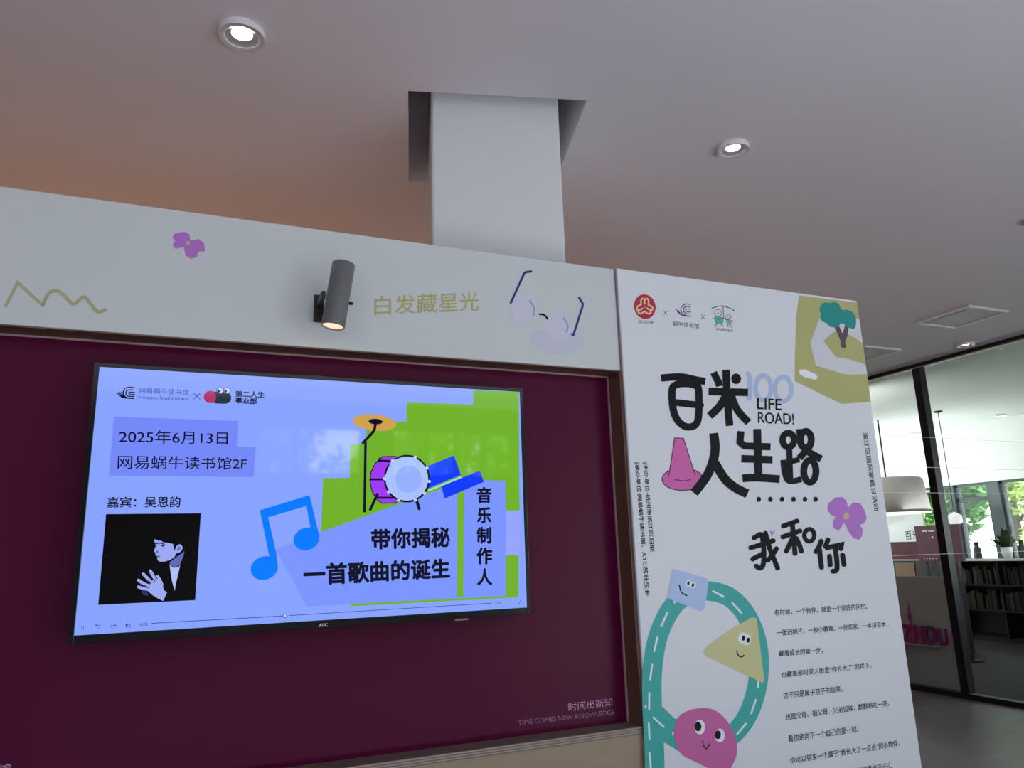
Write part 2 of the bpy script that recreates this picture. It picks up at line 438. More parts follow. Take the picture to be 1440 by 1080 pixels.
def window(n, axis, at, a, b, z0, z1, transoms, mull, label, fw=0.05, glass=True):
    w = thing('window_%d' % n, label, 'window', ((a + b) / 2, at, z0) if axis == 'y' else (at, (a + b) / 2, z0)); w['kind'] = 'structure'
    spec = []
    def add(p, q_, r, s_):
        spec.append(((p, at - 0.03, r), (q_, at + 0.03, s_)) if axis == 'y' else ((at - 0.03, p, r), (at + 0.03, q_, s_)))
    add(a, a + fw, z0, z1); add(b - fw, b, z0, z1); add(a, b, z0, z0 + fw); add(a, b, z1 - fw, z1)
    for t in transoms: add(a, b, t - 0.03, t + 0.03)
    for mv in mull: add(mv - 0.025, mv + 0.025, z0, z1)
    boxes('window_frame', spec, M_MULL, w)
    if glass:
        g = ((a, at - 0.004, z0), (b, at + 0.004, z1)) if axis == 'y' else ((at - 0.004, a, z0), (at + 0.004, b, z1))
        boxes('glass_pane', [g], M_WINGLASS, w)
    return w
wi = 1
for (a, b), (z0, z1), mull in zip(WINDOWS_FRONT, WIN_F_Z, ([], [1.0], [2.49, 2.86], [4.9, 5.8])):
    window(wi, 'y', YF - 0.08, a, b, z0, z1, [2.46] if z0 < 1 else [], mull, ['added leftmost', 'second', 'third', 'rightmost'][wi - 1] + ' daylight window behind the photographer'); wi += 1
for k, ((a, b), tr) in enumerate(zip(WINDOWS_RIGHT, ([], [], [], [2.19], []))):
    window(wi, 'x', XR + 0.08, a, b, WIN_R_Z[0], WIN_R_Z[1], tr, [],
           ['long far window outside the picture', 'far window nearest the photographer', 'far wide window right of the potted plant', 'narrow far window with a transom between two dark posts', 'far window behind the glass mullion'][k], 0.04); wi += 1

# glass partition with black frame, one window of the setting
wg = thing('window_%d' % wi, 'black framed glass partition to the next room', 'window', (XG, 4.0, 0)); wg['kind'] = 'structure'
H0 = 3.386
boxes('window_frame', [((XG - 0.0, -3.9, H0), (XG + 0.09, YB2, CEIL)), ((XG, -3.9, 0), (XG + 0.09, YB2, 0.052))], M_BLACK, wg)
boxes('mullion', [((XG, 5.497, 0.05), (XG + 0.09, 5.586, H0))], M_BLACK, wg)
boxes('mullion', [((XG, 3.0, 0.05), (XG + 0.09, 3.09, H0))], M_BLACK, wg)
boxes('mullion', [((XG, 8.0, 0.05), (XG + 0.09, 8.09, H0))], M_BLACK, wg)
boxes('glass_pane', [((XG + 0.04, -3.9, 0.05), (XG + 0.05, 5.50, H0))], M_GLASS, wg)
boxes('glass_pane', [((XG + 0.04, 5.58, 0.05), (XG + 0.05, YB2, H0))], M_GLASS, wg)
boxes('glazing_bead', [((XG - 0.012, -3.9, H0 - 0.012), (XG, YB2, H0))], M_BEAD, wg)

# ================================================================== DISPLAY WALL
D = 2.2; RD = 0.08
X_SEAM = 1.365; Z_TOP = EYE.z + 0.9965; Z_RT = EYE.z + 0.6155; Z_RB = EYE.z - 0.5515; XW0 = -2.4; X_R = 1.3545
dw = thing('display_wall', 'long white topped display wall with a deep magenta recess behind the television', 'display wall', (0, D + 0.1, 0))
header = boxes('header_board', [((XW0, D, Z_RT), (X_SEAM - 0.003, D + 0.22, Z_TOP))], M_WHITE, dw, 0.003)
header['label'] = 'white header board over the magenta panel'
o = boxes('recess_panel', [((XW0, D + RD, 0.5), (X_SEAM - 0.003, D + 0.2, Z_RT + 0.002))], M_MAG, dw); o['label'] = 'deep magenta back panel'
recess = o
boxes('recess_lining', [((XW0, D + 0.0005, Z_RT - 0.004), (X_R, D + RD, Z_RT - 0.0005)), ((X_R, D - 0.002, Z_RB), (X_SEAM - 0.003, D + RD, Z_RT - 0.0005))], M_BROWN, dw)['label'] = 'dark brown lining of the recess'
boxes('edge_bead', [((XW0, D + RD - 0.006, Z_RT - 0.010), (X_R - 0.001, D + RD - 0.0005, Z_RT - 0.0045)), ((X_R - 0.006, D + RD - 0.006, Z_RB), (X_R - 0.0005, D + RD - 0.0005, Z_RT - 0.0045))], M_BEAD, dw)
boxes('sill', [((XW0, D, Z_RB - 0.024), (X_R + 0.004, D + RD, Z_RB))], M_PLYEDGE, dw)['label'] = 'plywood sill with layered edge'
boxes('base_board', [((XW0, D + 0.003, 0.0), (X_SEAM - 0.003, D + 0.2, Z_RB - 0.0245))], M_PLY, dw)['label'] = 'pale plywood base'

# prints on the header
P_OLIVE = mat('print_olive', srgb(176, 182, 138), 0.45, noise=0.02)
P_OLIVE2 = mat('print_olive_deep', srgb(182, 184, 120), 0.45, noise=0.02)
P_PURPLE = mat('print_purple', srgb(186, 120, 214), 0.45, noise=0.02)
P_BEIGE = mat('print_beige', srgb(216, 180, 160), 0.45, noise=0.02)
P_LENS = mat('print_lens', srgb(213, 214, 234), 0.45, noise=0.01)
P_LENS2 = mat('print_lens_shadow', srgb(205, 210, 226), 0.45, noise=0.01)
P_NAVY = mat('print_navy', srgb(30, 36, 122), 0.45, noise=0.02)
P_GLINT = mat('print_glint', srgb(150, 178, 190), 0.45, noise=0.02)
P_INK = mat('print_ink', srgb(12, 17, 22), 0.55, noise=0.02, spec=0.2)
P_INK2 = mat('print_ink_soft', srgb(24, 30, 42), 0.55, noise=0.02, spec=0.2)
P_TEAL = mat('print_teal', srgb(38, 178, 172), 0.45, noise=0.02)
P_TEAL2 = mat('print_teal_deep', srgb(0, 148, 146), 0.45, noise=0.02)
P_LIGHT = mat('print_white', srgb(238, 248, 252), 0.45, noise=0.01)
P_PINK = mat('print_pink', srgb(214, 96, 178), 0.45, noise=0.02)
P_PLUM = mat('print_plum', srgb(66, 22, 84), 0.45, noise=0.02)
P_BLOB = mat('print_rose', srgb(202, 98, 168), 0.45, noise=0.02)
P_SKYB = mat('print_sky_blue', srgb(180, 206, 250), 0.45, noise=0.02)
P_PALEB = mat('print_pale_blue', srgb(178, 200, 236), 0.45, noise=0.02)
P_TRI = mat('print_khaki', srgb(208, 208, 150), 0.45, noise=0.02)
P_BARK = mat('print_bark', srgb(96, 72, 84), 0.45, noise=0.02)
P_MAP = mat('print_map_white', srgb(216, 220, 230), 0.45, noise=0.01)
P_RED = mat('print_red', srgb(186, 24, 74), 0.45, noise=0.02)
P_CREAM = mat('print_cream', srgb(240, 214, 150), 0.45, noise=0.02)
P_MINT = mat('print_mint', srgb(84, 186, 158), 0.45, noise=0.02)
P_SAGE = mat('print_sage', srgb(150, 180, 165), 0.45, noise=0.02)
P_SILVER = mat('print_silver', srgb(196, 150, 196), 0.4, noise=0.02)
P_SILVER2 = mat('print_silver_dim', srgb(150, 98, 146), 0.4, noise=0.02)

a = Art(D, px=zm(0, 240, 3))
a.stroke([(25, 570), (75, 472), (180, 568)], 14, P_OLIVE).stroke([(180, 568), (205, 520), (240, 507), (275, 530), (310, 563), (345, 536), (365, 540), (395, 578), (415, 597), (445, 587)], 15, P_OLIVE, smooth=4)
a.build('squiggle_print', header, 'olive zigzag brush line')
a = Art(D, px=zm(0, 240, 3))
a.poly([(735, 267), (775, 258), (798, 268), (804, 296), (838, 288), (862, 308), (864, 340), (835, 343), (832, 364), (806, 373), (783, 358), (775, 322), (742, 330), (728, 316), (739, 296), (727, 282)], P_PURPLE)
a.ellipse(793, 305, 9, 9, P_BEIGE)
a.build('flower_print', header, 'purple flower silhouette')
a = Art(D, px=zm(420, 340, 3.13))
a.text('白发藏星光', [(333, 240), (791, 219), (793, 303), (334, 324)], P_OLIVE2, 0.012, 6)
a.build('slogan_lettering', header, 'olive handwritten style slogan')
a = Art(D, px=zm(700, 370, 7.714))
a.ellipse(645, 845, 298, 140, P_LENS2, 0.1).ellipse(300, 500, 158, 168, P_LENS, 0.3).ellipse(670, 690, 155, 160, P_LENS)
a.stroke([(345, 408), (385, 470), (397, 520), (385, 570)], 20, P_GLINT, 4).stroke([(712, 597), (750, 655), (757, 700), (742, 745)], 20, P_GLINT, 4)
a.stroke([(140, 430), (288, 108), (310, 97), (362, 91)], 25, P_NAVY).stroke([(880, 376), (922, 440), (918, 470), (820, 778), (802, 772)], 24, P_NAVY)
a.stroke([(455, 555), (495, 560), (525, 585), (538, 606)], 20, P_INK, 4)
a.build('spectacles_print', header, 'round spectacles drawing with navy arms')
# lettering on the magenta panel
a = Art(D + RD, px=zm(640, 880, 4.8))
a.text('时间出新知', [(762, 520), (1058, 487), (1062, 540), (766, 578)], P_SILVER, -0.005, 5)
a.text('TIME COMES NEW KNOWLEDGE', [(422, 638), (1073, 566), (1076, 596), (426, 672)], P_SILVER2, -0.012, 4)
a.build('motto_lettering', recess, 'thin pale lilac motto')
a = Art(D + RD)
a.text('网易蜗牛读书馆', [(-108, 1084.5), (15, 1073), (16, 1090), (-107, 1103)], P_SILVER, -0.005, 4)
a.build('name_lettering', recess, 'thin pale lilac name')

# ------------------------------------------------------------------ TELEVISION
TY = 2.185
def tvp(u, v): return on_y(u, v, TY)
tl, tr, br, bl = tvp(131.8, 511.9), tvp(737.4, 544.6), tvp(743.8, 863.5), tvp(94.7, 907)
tx0 = (tl.x + bl.x) / 2; tx1 = (tr.x + br.x) / 2; tz1 = (tl.z + tr.z) / 2; tz0 = (bl.z + br.z) / 2
sx0, sx1, sz0, sz1 = tx0 + 0.0135, tx1 - 0.0115, tz0 + 0.0205, tz1 - 0.0115
tv = thing('television', 'large flat black television showing a lavender slide on the magenta panel', 'television', ((tx0 + tx1) / 2, TY + 0.03, tz0))
bm = bmesh.new(); box(bm, (tx0 + 0.004, TY + 0.012, tz0 + 0.004), (tx1 - 0.004, TY + 0.05, tz1 - 0.004), 0, 0.004)
box(bm, (tx0 + 0.15, TY + 0.05, tz0 + 0.1), (tx1 - 0.15, TY + 0.068, tz1 - 0.18), 0, 0.004)
place(finish('back_shell', bm, M_TVBODY), tv)
bm = bmesh.new()
for lo, hi in (((tx0, TY - 0.002, tz0), (sx0, TY + 0.02, tz1)), ((sx1, TY - 0.002, tz0), (tx1, TY + 0.02, tz1)),
               ((sx0, TY - 0.002, sz1), (sx1, TY + 0.02, tz1)), ((sx0, TY - 0.002, tz0), (sx1, TY + 0.02, sz0))): box(bm, lo, hi, 0, 0.0012)
bezel = place(finish('bezel', bm, M_TVBODY), tv)
boxes('wall_mount', [((tx0 + 0.35, TY + 0.068, tz0 + 0.2), (tx1 - 0.35, D + RD, tz1 - 0.25))], M_BLACK, tv)
S_BG = glow('screen_lavender', srgb(136, 163, 255))
S_TINT = glow('screen_tint', srgb(116, 136, 248))
S_PANEL = glow('screen_panel', srgb(122, 149, 254))
S_STRIP = glow('screen_strip', srgb(150, 164, 252))
S_GREEN = glow('screen_green', srgb(112, 178, 40))
S_LINE = glow('screen_light_line', srgb(170, 220, 200))
S_BLUE = glow('screen_blue', srgb(0, 122, 255))
S_BLUE2 = glow('screen_deep_blue', srgb(8, 58, 250))
S_PURP = glow('screen_purple', srgb(158, 56, 244))
S_INK = glow('screen_ink', srgb(6, 8, 36))
S_INKS = glow('screen_ink_soft', srgb(44, 60, 130))
S_BLACK = glow('screen_black', srgb(1, 1, 3))
S_OCH = glow('screen_ochre', srgb(206, 162, 78))
S_DRUM = glow('screen_drum_skin', srgb(170, 192, 255))
S_DRUM2 = glow('screen_drum_spot', srgb(150, 176, 252))
S_RED = glow('screen_crimson', srgb(176, 52, 100))
S_DKG = glow('screen_dark_green', srgb(34, 52, 66))
S_WHITE = glow('screen_white', srgb(190, 205, 255))
S_SKIN = glow('photo_skin', srgb(156, 168, 240))
S_SKIN2 = glow('photo_skin_shade', srgb(96, 104, 186))
S_SKIN3 = glow('photo_skin_dark', srgb(44, 48, 104))
S_SHIRT = glow('photo_shirt', srgb(180, 190, 245))
bm = bmesh.new(); box(bm, (sx0, TY + 0.0005, sz0), (sx1, TY + 0.012, sz1))
screen = place(finish('screen', bm, S_BG), tv)
AS = lambda px=None, off=0.0003: Art(TY + 0.0005, off, px)
z2 = zm(340, 490, 2.511); zl = zm(150, 530, 6); zp = zm(130, 690, 6.353); zd = zm(480, 570, 6.545); zt = zm(410, 670, 4.5)
a = AS(zl, 0.0001)
a.poly([(62, 335), (1105, 372), (1098, 590), (1258, 592), (1240, 845), (18, 832)], S_TINT)
a.use(zm(0, 0, 1)).poly([(572, 566), (665.5, 568.8), (665.5, 549), (729.5, 550.7), (730.5, 718.2), (711.4, 718), (710.6, 676.5), (652, 675), (643, 677), (560, 715), (451.5, 748.3), (454.2, 672.5), (491.5, 672), (492.8, 624.5), (515, 624), (515, 593), (571.5, 593)], S_GREEN)
a.poly([(388, 772.5), (452, 748), (622, 687), (650, 674), (711, 676.5), (712, 838), (431, 853)], S_PANEL)
a.poly([(643.2, 676), (652.6, 672), (651.6, 839), (642.6, 840)], S_GREEN)
a.poly([(711.2, 780.7), (729, 780.7), (729, 839), (711.2, 839)], S_GREEN)
a.poly([(493, 849), (729, 837.2), (729, 840), (493, 852.6)], S_GREEN)
a.poly([(711.6, 718), (731, 718), (730, 780.6), (711.4, 780.6)], S_STRIP)
a.build('background_shapes', screen, 'green stepped shape and lavender tint blocks')
a = AS(zm(340, 680, 6), 0.0012)
a.poly([(152, 225), (572, 97), (640, 385), (655, 440), (575, 400), (578, 372), (545, 190), (222, 285), (292, 590), (304, 690), (225, 640), (230, 610)], S_BLUE)
a.ellipse(190, 713, 118, 98, S_BLUE, -0.38).ellipse(545, 467, 112, 94, S_BLUE, -0.38)
a.build('music_note_picture', screen, 'bright blue music note')
a = AS(zd, 0.0012)
a.ellipse(305, 160, 202, 74, S_OCH, 0.1).stroke([(222, 345), (212, 975)], 24, S_INK).stroke([(198, 345), (225, 318), (285, 255), (305, 220), (315, 165)], 26, S_INK).ellipse(315, 150, 65, 26, S_INK, 0.05)
a.build('cymbal_picture', screen, 'ochre cymbal on a black stand')
a = AS(zd, 0.0014)
a.stroke([(806, 782), (1098, 663)], 16, S_LINE)
a.poly([(790, 560), (1035, 462), (1100, 640), (800, 765)], S_BLUE2).poly([(918, 745), (1275, 600), (1310, 705), (950, 858)], S_BLUE2)
a.poly([(490, 470), (370, 472), (310, 535), (270, 620), (262, 700), (280, 790), (320, 860), (370, 903), (515, 900), (620, 700)], S_PURP)
a.stroke([(500, 470), (375, 474), (312, 535), (270, 620), (262, 700), (282, 795), (325, 865), (372, 902), (510, 898)], 9, S_INK)
a.stroke([(345, 510), (460, 515)], 22, S_INK).stroke([(265, 682), (400, 682)], 20, S_INK).stroke([(340, 850), (470, 852)], 20, S_INK).stroke([(352, 490), (335, 520)], 18, S_INK)
a.stroke([(330, 820), (265, 960)], 26, S_INK)
a.ellipse(602, 675, 205, 212, S_DRUM).ellipse(617, 680, 122, 125, S_DRUM2)
for t0, t1 in ((-120, -74), (-62, -32), (-22, 2), (12, 34), (44, 64), (72, 106), (118, 140), (148, 172), (192, 215)):
    a.stroke([(602 + 204 * math.cos(math.radians(t0 + (t1 - t0) * k / 8)), 675 + 211 * math.sin(math.radians(t0 + (t1 - t0) * k / 8))) for k in range(9)], 18, S_INK)
a.stroke([(690, 872), (715, 952)], 28, S_INK)
for t in (-68, -27, 7, 39, 68, 112, 145, 180, 230): a.ellipse(602 + 206 * math.cos(math.radians(t)), 675 + 213 * math.sin(math.radians(t)), 16, 13, S_WHITE)
a.build('drum_picture', screen, 'purple drum with two blue blocks')
a = AS(zt, 0.0014).text('带你揭秘', [(505, 337), (997, 322), (999, 443), (507, 460)], S_INK, 0.035, 4); a.build('title_lettering', screen, 'upper bold black title line')
a = AS(zt, 0.0014).text('一首歌曲的诞生', [(78, 556), (996, 522), (999, 640), (80, 690)], S_INK, 0.035, 4); a.build('title_lettering', screen, 'lower bold black title line')
a = AS(zt, 0.0014)
for ch, y0, y1, x0, x1 in (('音', 70, 166, 1173, 1262), ('乐', 197, 294, 1175, 1260), ('制', 322, 422, 1174, 1260), ('作', 452, 553, 1173, 1266), ('人', 585, 686, 1176, 1266)):
    a.text(ch, rect(x0, y0, x1, y1), S_INK, 0.035, 4)
a.build('vertical_lettering', screen, 'bold black vertical line on the right')
a = AS(zl, 0.0014)
a.text('2025年6月13日', [(108, 445), (1022, 462), (1020, 572), (105, 558)], S_INK, 0.006, 5); a.build('date_lettering', screen, 'black date'); a = AS(zl, 0.0014)
a.text('网易蜗牛读书馆2F', [(97, 660), (1185, 680), (1180, 783), (92, 777)], S_INK, 0.006, 5); a.build('place_lettering', screen, 'black place name')
a = AS(zp, 0.0014).text('嘉宾：吴恩韵', [(133, 57), (786, 52), (783, 148), (131, 152)], S_INK, 0.018, 4)
a.build('guest_lettering', screen, 'black guest line above the portrait')
a = AS(zl, 0.0014)
for pts in ([(235, 92), (190, 88), (155, 100), (140, 130), (150, 160), (180, 178), (230, 182)], [(235, 112), (190, 110), (165, 125), (165, 150), (190, 165), (232, 165)], [(235, 132), (200, 130), (188, 140), (200, 150), (233, 148)],
            [(90, 135), (120, 165), (150, 178), (228, 183)], [(108, 132), (128, 160), (160, 178)], [(124, 130), (138, 158), (165, 176)]):
    a.stroke(pts, 9, S_INK, 4)
a.build('shell_logo', screen, 'dark curled shell logo'); a = AS(zl, 0.0014)
a.text('网易蜗牛读书馆', [(275, 90), (692, 107), (690, 157), (273, 137)], S_INKS, 0.0, 4)
a.text('Netease Snail Library', [(270, 158), (688, 175), (684, 206), (268, 192)], S_INKS, 0.0, 4)
a.stroke([(735, 140), (787, 186)], 6, S_INKS).stroke([(787, 140), (735, 186)], 6, S_INKS)
a.build('logo_lettering', screen, 'dark library name in two scripts'); a = AS(zl, 0.0014)
a.stroke([(930, 175), (1000, 177)], 102, S_DKG).ellipse(872, 170, 53, 52, S_RED).poly([(868, 119), (900, 121), (915, 150), (918, 190), (905, 222), (868, 221)], S_RED)
for cx, px_ in ((958, 945), (1015, 1003)):
    a.ellipse(cx, 117, 29, 25, S_WHITE).ring(cx, 117, 29, 25, 4, S_DKG).ellipse(px_, 122, 11, 11, S_INK)
a.build('pill_logo', screen, 'red and dark capsule with two eyes'); a = AS(zl, 0.0014)
a.text('第二人生', [(1088, 118), (1332, 127), (1330, 178), (1086, 168)], S_INK, 0.03, 4)
a.text('事业部', [(1087, 174), (1268, 181), (1266, 232), (1085, 223)], S_INK, 0.03, 4)
a.build('department_lettering', screen, 'two bold lines right of the capsule')
# guest photograph shown on the slide
a = AS(zp, 0.0014)
a.poly([(122, 210), (969, 202), (918, 978), (52, 1020)], S_BLACK)
a.poly([(690, 640), (740, 600), (800, 560), (822, 540), (812, 585), (780, 665), (735, 684), (700, 670)], S_SKIN2)                      # neck
a.poly([(560, 430), (600, 440), (640, 462), (690, 468), (728, 480), (738, 520), (745, 560), (735, 590), (690, 620), (640, 634), (600, 634), (580, 615),
        (582, 600), (572, 590), (578, 580), (560, 568), (565, 556), (552, 545), (556, 520), (566, 500), (562, 470), (552, 452)], S_SKIN)    # face in profile
a.poly([(735, 535), (745, 500), (775, 478), (800, 485), (806, 515), (790, 545), (760, 560), (742, 556)], S_SKIN)                         # ear
a.poly([(755, 525), (768, 500), (788, 498), (780, 530), (764, 540)], S_SKIN2)
a.poly([(552, 430), (560, 400), (600, 340), (680, 310), (770, 320), (830, 370), (840, 440), (822, 540), (808, 500), (780, 476), (750, 490), (735, 540), (722, 480), (690, 455), (680, 465), (650, 450), (640, 468), (610, 445), (590, 448)], S_BLACK)  # hair
a.stroke([(575, 470), (606, 468), (640, 478)], 12, S_SKIN3, 3).stroke([(566, 472), (576, 476)], 9, S_SKIN3)                                # brows
a.poly([(606, 488), (630, 482), (650, 492), (626, 502)], S_SKIN3).ellipse(570, 490, 8, 6, S_SKIN3)                                       # eyes
a.poly([(572, 530), (590, 540), (585, 556), (566, 556)], S_SKIN2).stroke([(574, 590), (600, 588)], 8, S_SKIN3)                            # nose shade, mouth
a.poly([(620, 560), (660, 570), (700, 600), (660, 622), (630, 600)], S_SKIN)
a.poly([(690, 655), (705, 680), (735, 690), (770, 682), (784, 665), (760, 770), (745, 830), (735, 895), (712, 810), (698, 730)], S_SHIRT)
a.poly([(440, 880), (490, 900), (500, 940), (450, 930)], S_SKIN3)
a.poly([(490, 885), (500, 850), (520, 820), (545, 790), (590, 790), (625, 840), (640, 890), (667, 908), (632, 985), (590, 965), (540, 935), (505, 905)], S_SKIN)
for pts, w in (([(412, 860), (450, 872), (510, 885)], 26), ([(412, 800), (450, 825), (510, 855)], 27), ([(455, 745), (490, 780), (530, 825)], 27), ([(518, 718), (540, 755), (565, 800)], 28), ([(582, 765), (605, 800), (622, 840)], 24)):
    a.stroke(pts, w, S_SKIN, 4)
for pts in ([(470, 848), (500, 868)], [(500, 800), (520, 830)], [(548, 790), (556, 815)], [(455, 850), (480, 862)]): a.stroke(pts, 9, S_SKIN3)
a.build('portrait_picture', screen, 'dark portrait of a man in profile with clasped hands')
# player bar
zb = zm(100, 840, 4.5); zc = zm(420, 820, 4.235)
a = AS(zb, 0.0014)
a.stroke([(510, 164), (1340, 118)], 4, S_INKS, cap=False).use(zc).stroke([(-60, 193), (1150, 119)], 3.4, S_INKS, cap=False).use(zb)
a.ellipse(1352, 118, 12, 12, S_WHITE).ring(1352, 118, 12, 12, 4, S_INKS)
a.stroke([(67, 182), (69, 206)], 3, S_INKS).stroke([(79, 181), (80, 205)], 3, S_INKS)
for cx, sgn in ((170, 1), (268, -1)):
    a.stroke([(cx - 16 * sgn, 178), (cx + 12 * sgn, 176), (cx + 12 * sgn, 192), (cx, 198)], 3, S_INKS).stroke([(cx - 8 * sgn, 170), (cx - 16 * sgn, 178), (cx - 8 * sgn, 186)], 3, S_INKS)
a.poly([(345, 172), (358, 162), (358, 192), (345, 184)], S_INKS).stroke([(364, 168), (376, 190)], 3, S_INKS).stroke([(376, 168), (364, 190)], 3, S_INKS)
a.text('00:55', [(432, 164), (485, 161), (486, 180), (433, 183)], S_INKS, 0, 2)
a.use(zc).text('01:58', [(1170, 114), (1206, 112), (1206, 126), (1170, 128)], S_INKS, 0, 2)
a.stroke([(1308, 122), (1314, 116)], 3, S_INK).stroke([(1318, 110), (1323, 104)], 3, S_INK)
a.build('player_bar', screen, 'thin playback bar with small icons')
P_LOGO = mat('print_logo_white', (0.75, 0.78, 0.8), 0.3)
a = Art(TY - 0.002, 0.0003, zc)
a.text('AOC', [(122, 241), (173, 239), (173, 257), (122, 260)], P_LOGO, 0.02, 4); a.build('logo_lettering', bezel, 'white maker lettering')
p = tvp(650, 870.6); boxes('sensor_bar', [((p.x - 0.02, TY + 0.004, tz0 - 0.005), (p.x + 0.02, TY + 0.014, tz0 + 0.001))], M_BEAD, tv)

# ------------------------------------------------------------------ POSTER BOARD
PY = D - 0.012
PX0 = X_SEAM + 0.001; PX1 = on_y(1205.2, 425, PY).x; PZ1 = on_y(1000, 395.2, PY).z
pb = thing('poster_board', 'tall white exhibition board with black title lettering and a green road drawing', 'poster board', ((PX0 + PX1) / 2, D + 0.1, 0))
panel = boxes('board_panel', [((PX0, PY, 0.0), (PX1, D + 0.22, PZ1))], M_POSTER, pb, 0.002)
boxes('side_strip', [((PX0 - 0.0035, PY + 0.002, 0.0), (PX0 - 0.0002, D + 0.2, PZ1 - 0.002))], M_EDGE, pb)
PA = lambda px, off=0.0005: Art(PY, off, px, xmax=PX1 - 0.0005)
z3 = zm(860, 390, 3.6); z4 = zm(880, 580, 3.6); z5 = zm(880, 780, 3.4286); z7 = zm(880, 400, 8.47); z8 = zm(1100, 400, 6)
# map corner with tree
a = PA(z8)
a.poly([(140, 93), (380, 122), (640, 155), (760, 990), (735, 990), (500, 1008), (105, 815), (106, 640), (110, 500), (116, 290), (128, 190)], P_OLIVE2)
a.poly([(330, 240), (300, 325), (236, 495), (285, 685), (430, 728), (520, 756), (600, 762), (800, 764), (760, 300), (620, 290), (500, 260)], P_MAP)
a.poly([(345, 475), (435, 398), (520, 412), (580, 432), (640, 468), (700, 500), (760, 690), (685, 670), (560, 632), (452, 612)], P_OLIVE2)
a.poly([(138, 722), (190, 716), (238, 738), (285, 758), (299, 785), (285, 804), (240, 797), (185, 782), (148, 760)], P_LIGHT)
a.build('map_picture', panel, 'olive map corner with a white winding road')
a = PA(z8, 0.0009)
a.poly([(432, 350), (478, 350), (508, 415), (528, 345), (562, 352), (548, 440), (531, 480), (536, 540), (497, 532), (490, 480), (465, 415)], P_BARK)
a.poly([(325, 178), (350, 153), (400, 157), (438, 148), (478, 170), (505, 216), (540, 213), (588, 233), (612, 262), (622, 310), (614, 365), (585, 374), (548, 357), (500, 328), (468, 358), (430, 362), (400, 355), (368, 326), (335, 310), (318, 275), (326, 250), (312, 212)], P_TEAL2, 4)
a.build('tree_picture', panel, 'teal tree drawing')
# logos
a = PA(z7)
a.ellipse(226, 265, 128, 148, P_RED, -0.25)
for k in range(3):
    an = 2 * PI * k / 3
    def ro(x, y): dx, dy = x - 224, y - 268; return (224 + (dx * math.cos(an) - dy * math.sin(an)), 268 + (dx * math.sin(an) + dy * math.cos(an)) * 1.05)
    for pts in ([(182, 238), (180, 195), (202, 172), (222, 190), (222, 232)], [(222, 190), (246, 172), (270, 195), (268, 238)]):
        a.stroke(smooth_path([ro(*p) for p in pts], 4), 19, P_CREAM)
a.ellipse(222, 272, 15, 16, P_PINK)
a.text('滨江妇联', [(148, 424), (330, 434), (328, 474), (146, 464)], P_PLUM, 0.0, 3); a.build('red_round_logo', panel, 'red disc with a cream three petal emblem'); a = PA(z7)
a.stroke([(450, 315), (494, 362)], 6, P_INK2).stroke([(492, 316), (450, 360)], 6, P_INK2).build('cross_mark', panel); a = PA(z7)
a.stroke([(896, 365), (942, 412)], 6, P_INK2).stroke([(940, 366), (896, 410)], 6, P_INK2)
a.build('cross_mark', panel); a = PA(z7)
for pts in ([(768, 240), (715, 232), (668, 262), (655, 310), (680, 352), (722, 372), (778, 380)], [(768, 268), (715, 264), (688, 290), (692, 322), (718, 346), (772, 354)], [(768, 296), (728, 293), (712, 308), (730, 326), (770, 328)],
            [(600, 298), (640, 350), (690, 374), (730, 376)], [(622, 310), (655, 356), (690, 372)], [(600, 300), (625, 330)]):
    a.stroke(pts, 10, P_PLUM, 4)
a.text('蜗牛读书馆', [(560, 438), (872, 466), (870, 528), (558, 492)], P_INK2, 0.0, 4)
a.build('shell_logo', panel, 'plum curled shell logo'); a = PA(z7)
a.stroke([(1024, 286), (1090, 262), (1160, 258), (1230, 280), (1292, 314)], 9, P_INK2, 4).stroke([(1157, 262), (1165, 400), (1182, 420)], 7, P_INK2)
a.poly([(1062, 380), (1140, 385), (1165, 440), (1140, 465), (1070, 462), (1058, 420)], P_MINT, 4).poly([(1200, 420), (1250, 425), (1262, 465), (1235, 482), (1202, 470)], P_SAGE, 4)
a.ring(1097, 340, 42, 40, 5, P_INK2).ring(1221, 390, 32, 33, 5, P_INK2)
a.stroke([(1082, 340), (1097, 354), (1116, 342)], 4, P_INK2, 3).stroke([(1210, 395), (1221, 404), (1234, 395)], 4, P_INK2, 3)
for pts in ([(1062, 395), (1038, 412)], [(1145, 395), (1180, 418)], [(1080, 462), (1074, 488), (1056, 490)], [(1130, 462), (1142, 494), (1164, 494)], [(1205, 425), (1182, 418)], [(1250, 430), (1278, 440)], [(1218, 478), (1214, 500)], [(1242, 478), (1252, 505), (1266, 506)]):
    a.stroke(pts, 6, P_INK2)
a.text('ATC茁壮生长', [(1072, 513), (1278, 535), (1274, 570), (1068, 545)], P_INK2, 0.0, 3)
a.build('children_logo', panel, 'two line drawn children under a roof')
# title
a = PA(z3)
a.stroke([(690, 490), (700, 515), (696, 612)], 26, P_PALEB, 3).ring(768, 560, 40, 62, 24, P_PALEB).ring(868, 566, 42, 62, 24, P_PALEB)
a.build('numeral_lettering', panel, 'pale blue numerals behind the title')
a = PA(z3, 0.0012)
a.text('LIFE', [(737, 612), (859, 617), (860, 673), (737, 666)], P_INK, 0.012, 5).text('ROAD!', [(741, 682), (920, 690), (922, 746), (742, 737)], P_INK, 0.012, 5)
a.build('subtitle_lettering', panel, 'thin black English subtitle')
a = PA(z4, 0.0006)
a.ellipse(287, 338, 104, 58, P_PINK).ring(287, 338, 104, 57, 5, P_PLUM)
a.poly([(247, 129), (291, 131), (352, 320), (340, 335), (287, 345), (235, 338), (218, 322)], P_PINK)
a.stroke([(218, 318), (247, 129), (291, 131), (352, 322)], 5, P_PLUM).stroke([(247, 338), (287, 347), (328, 340)], 5, P_PLUM, 4)
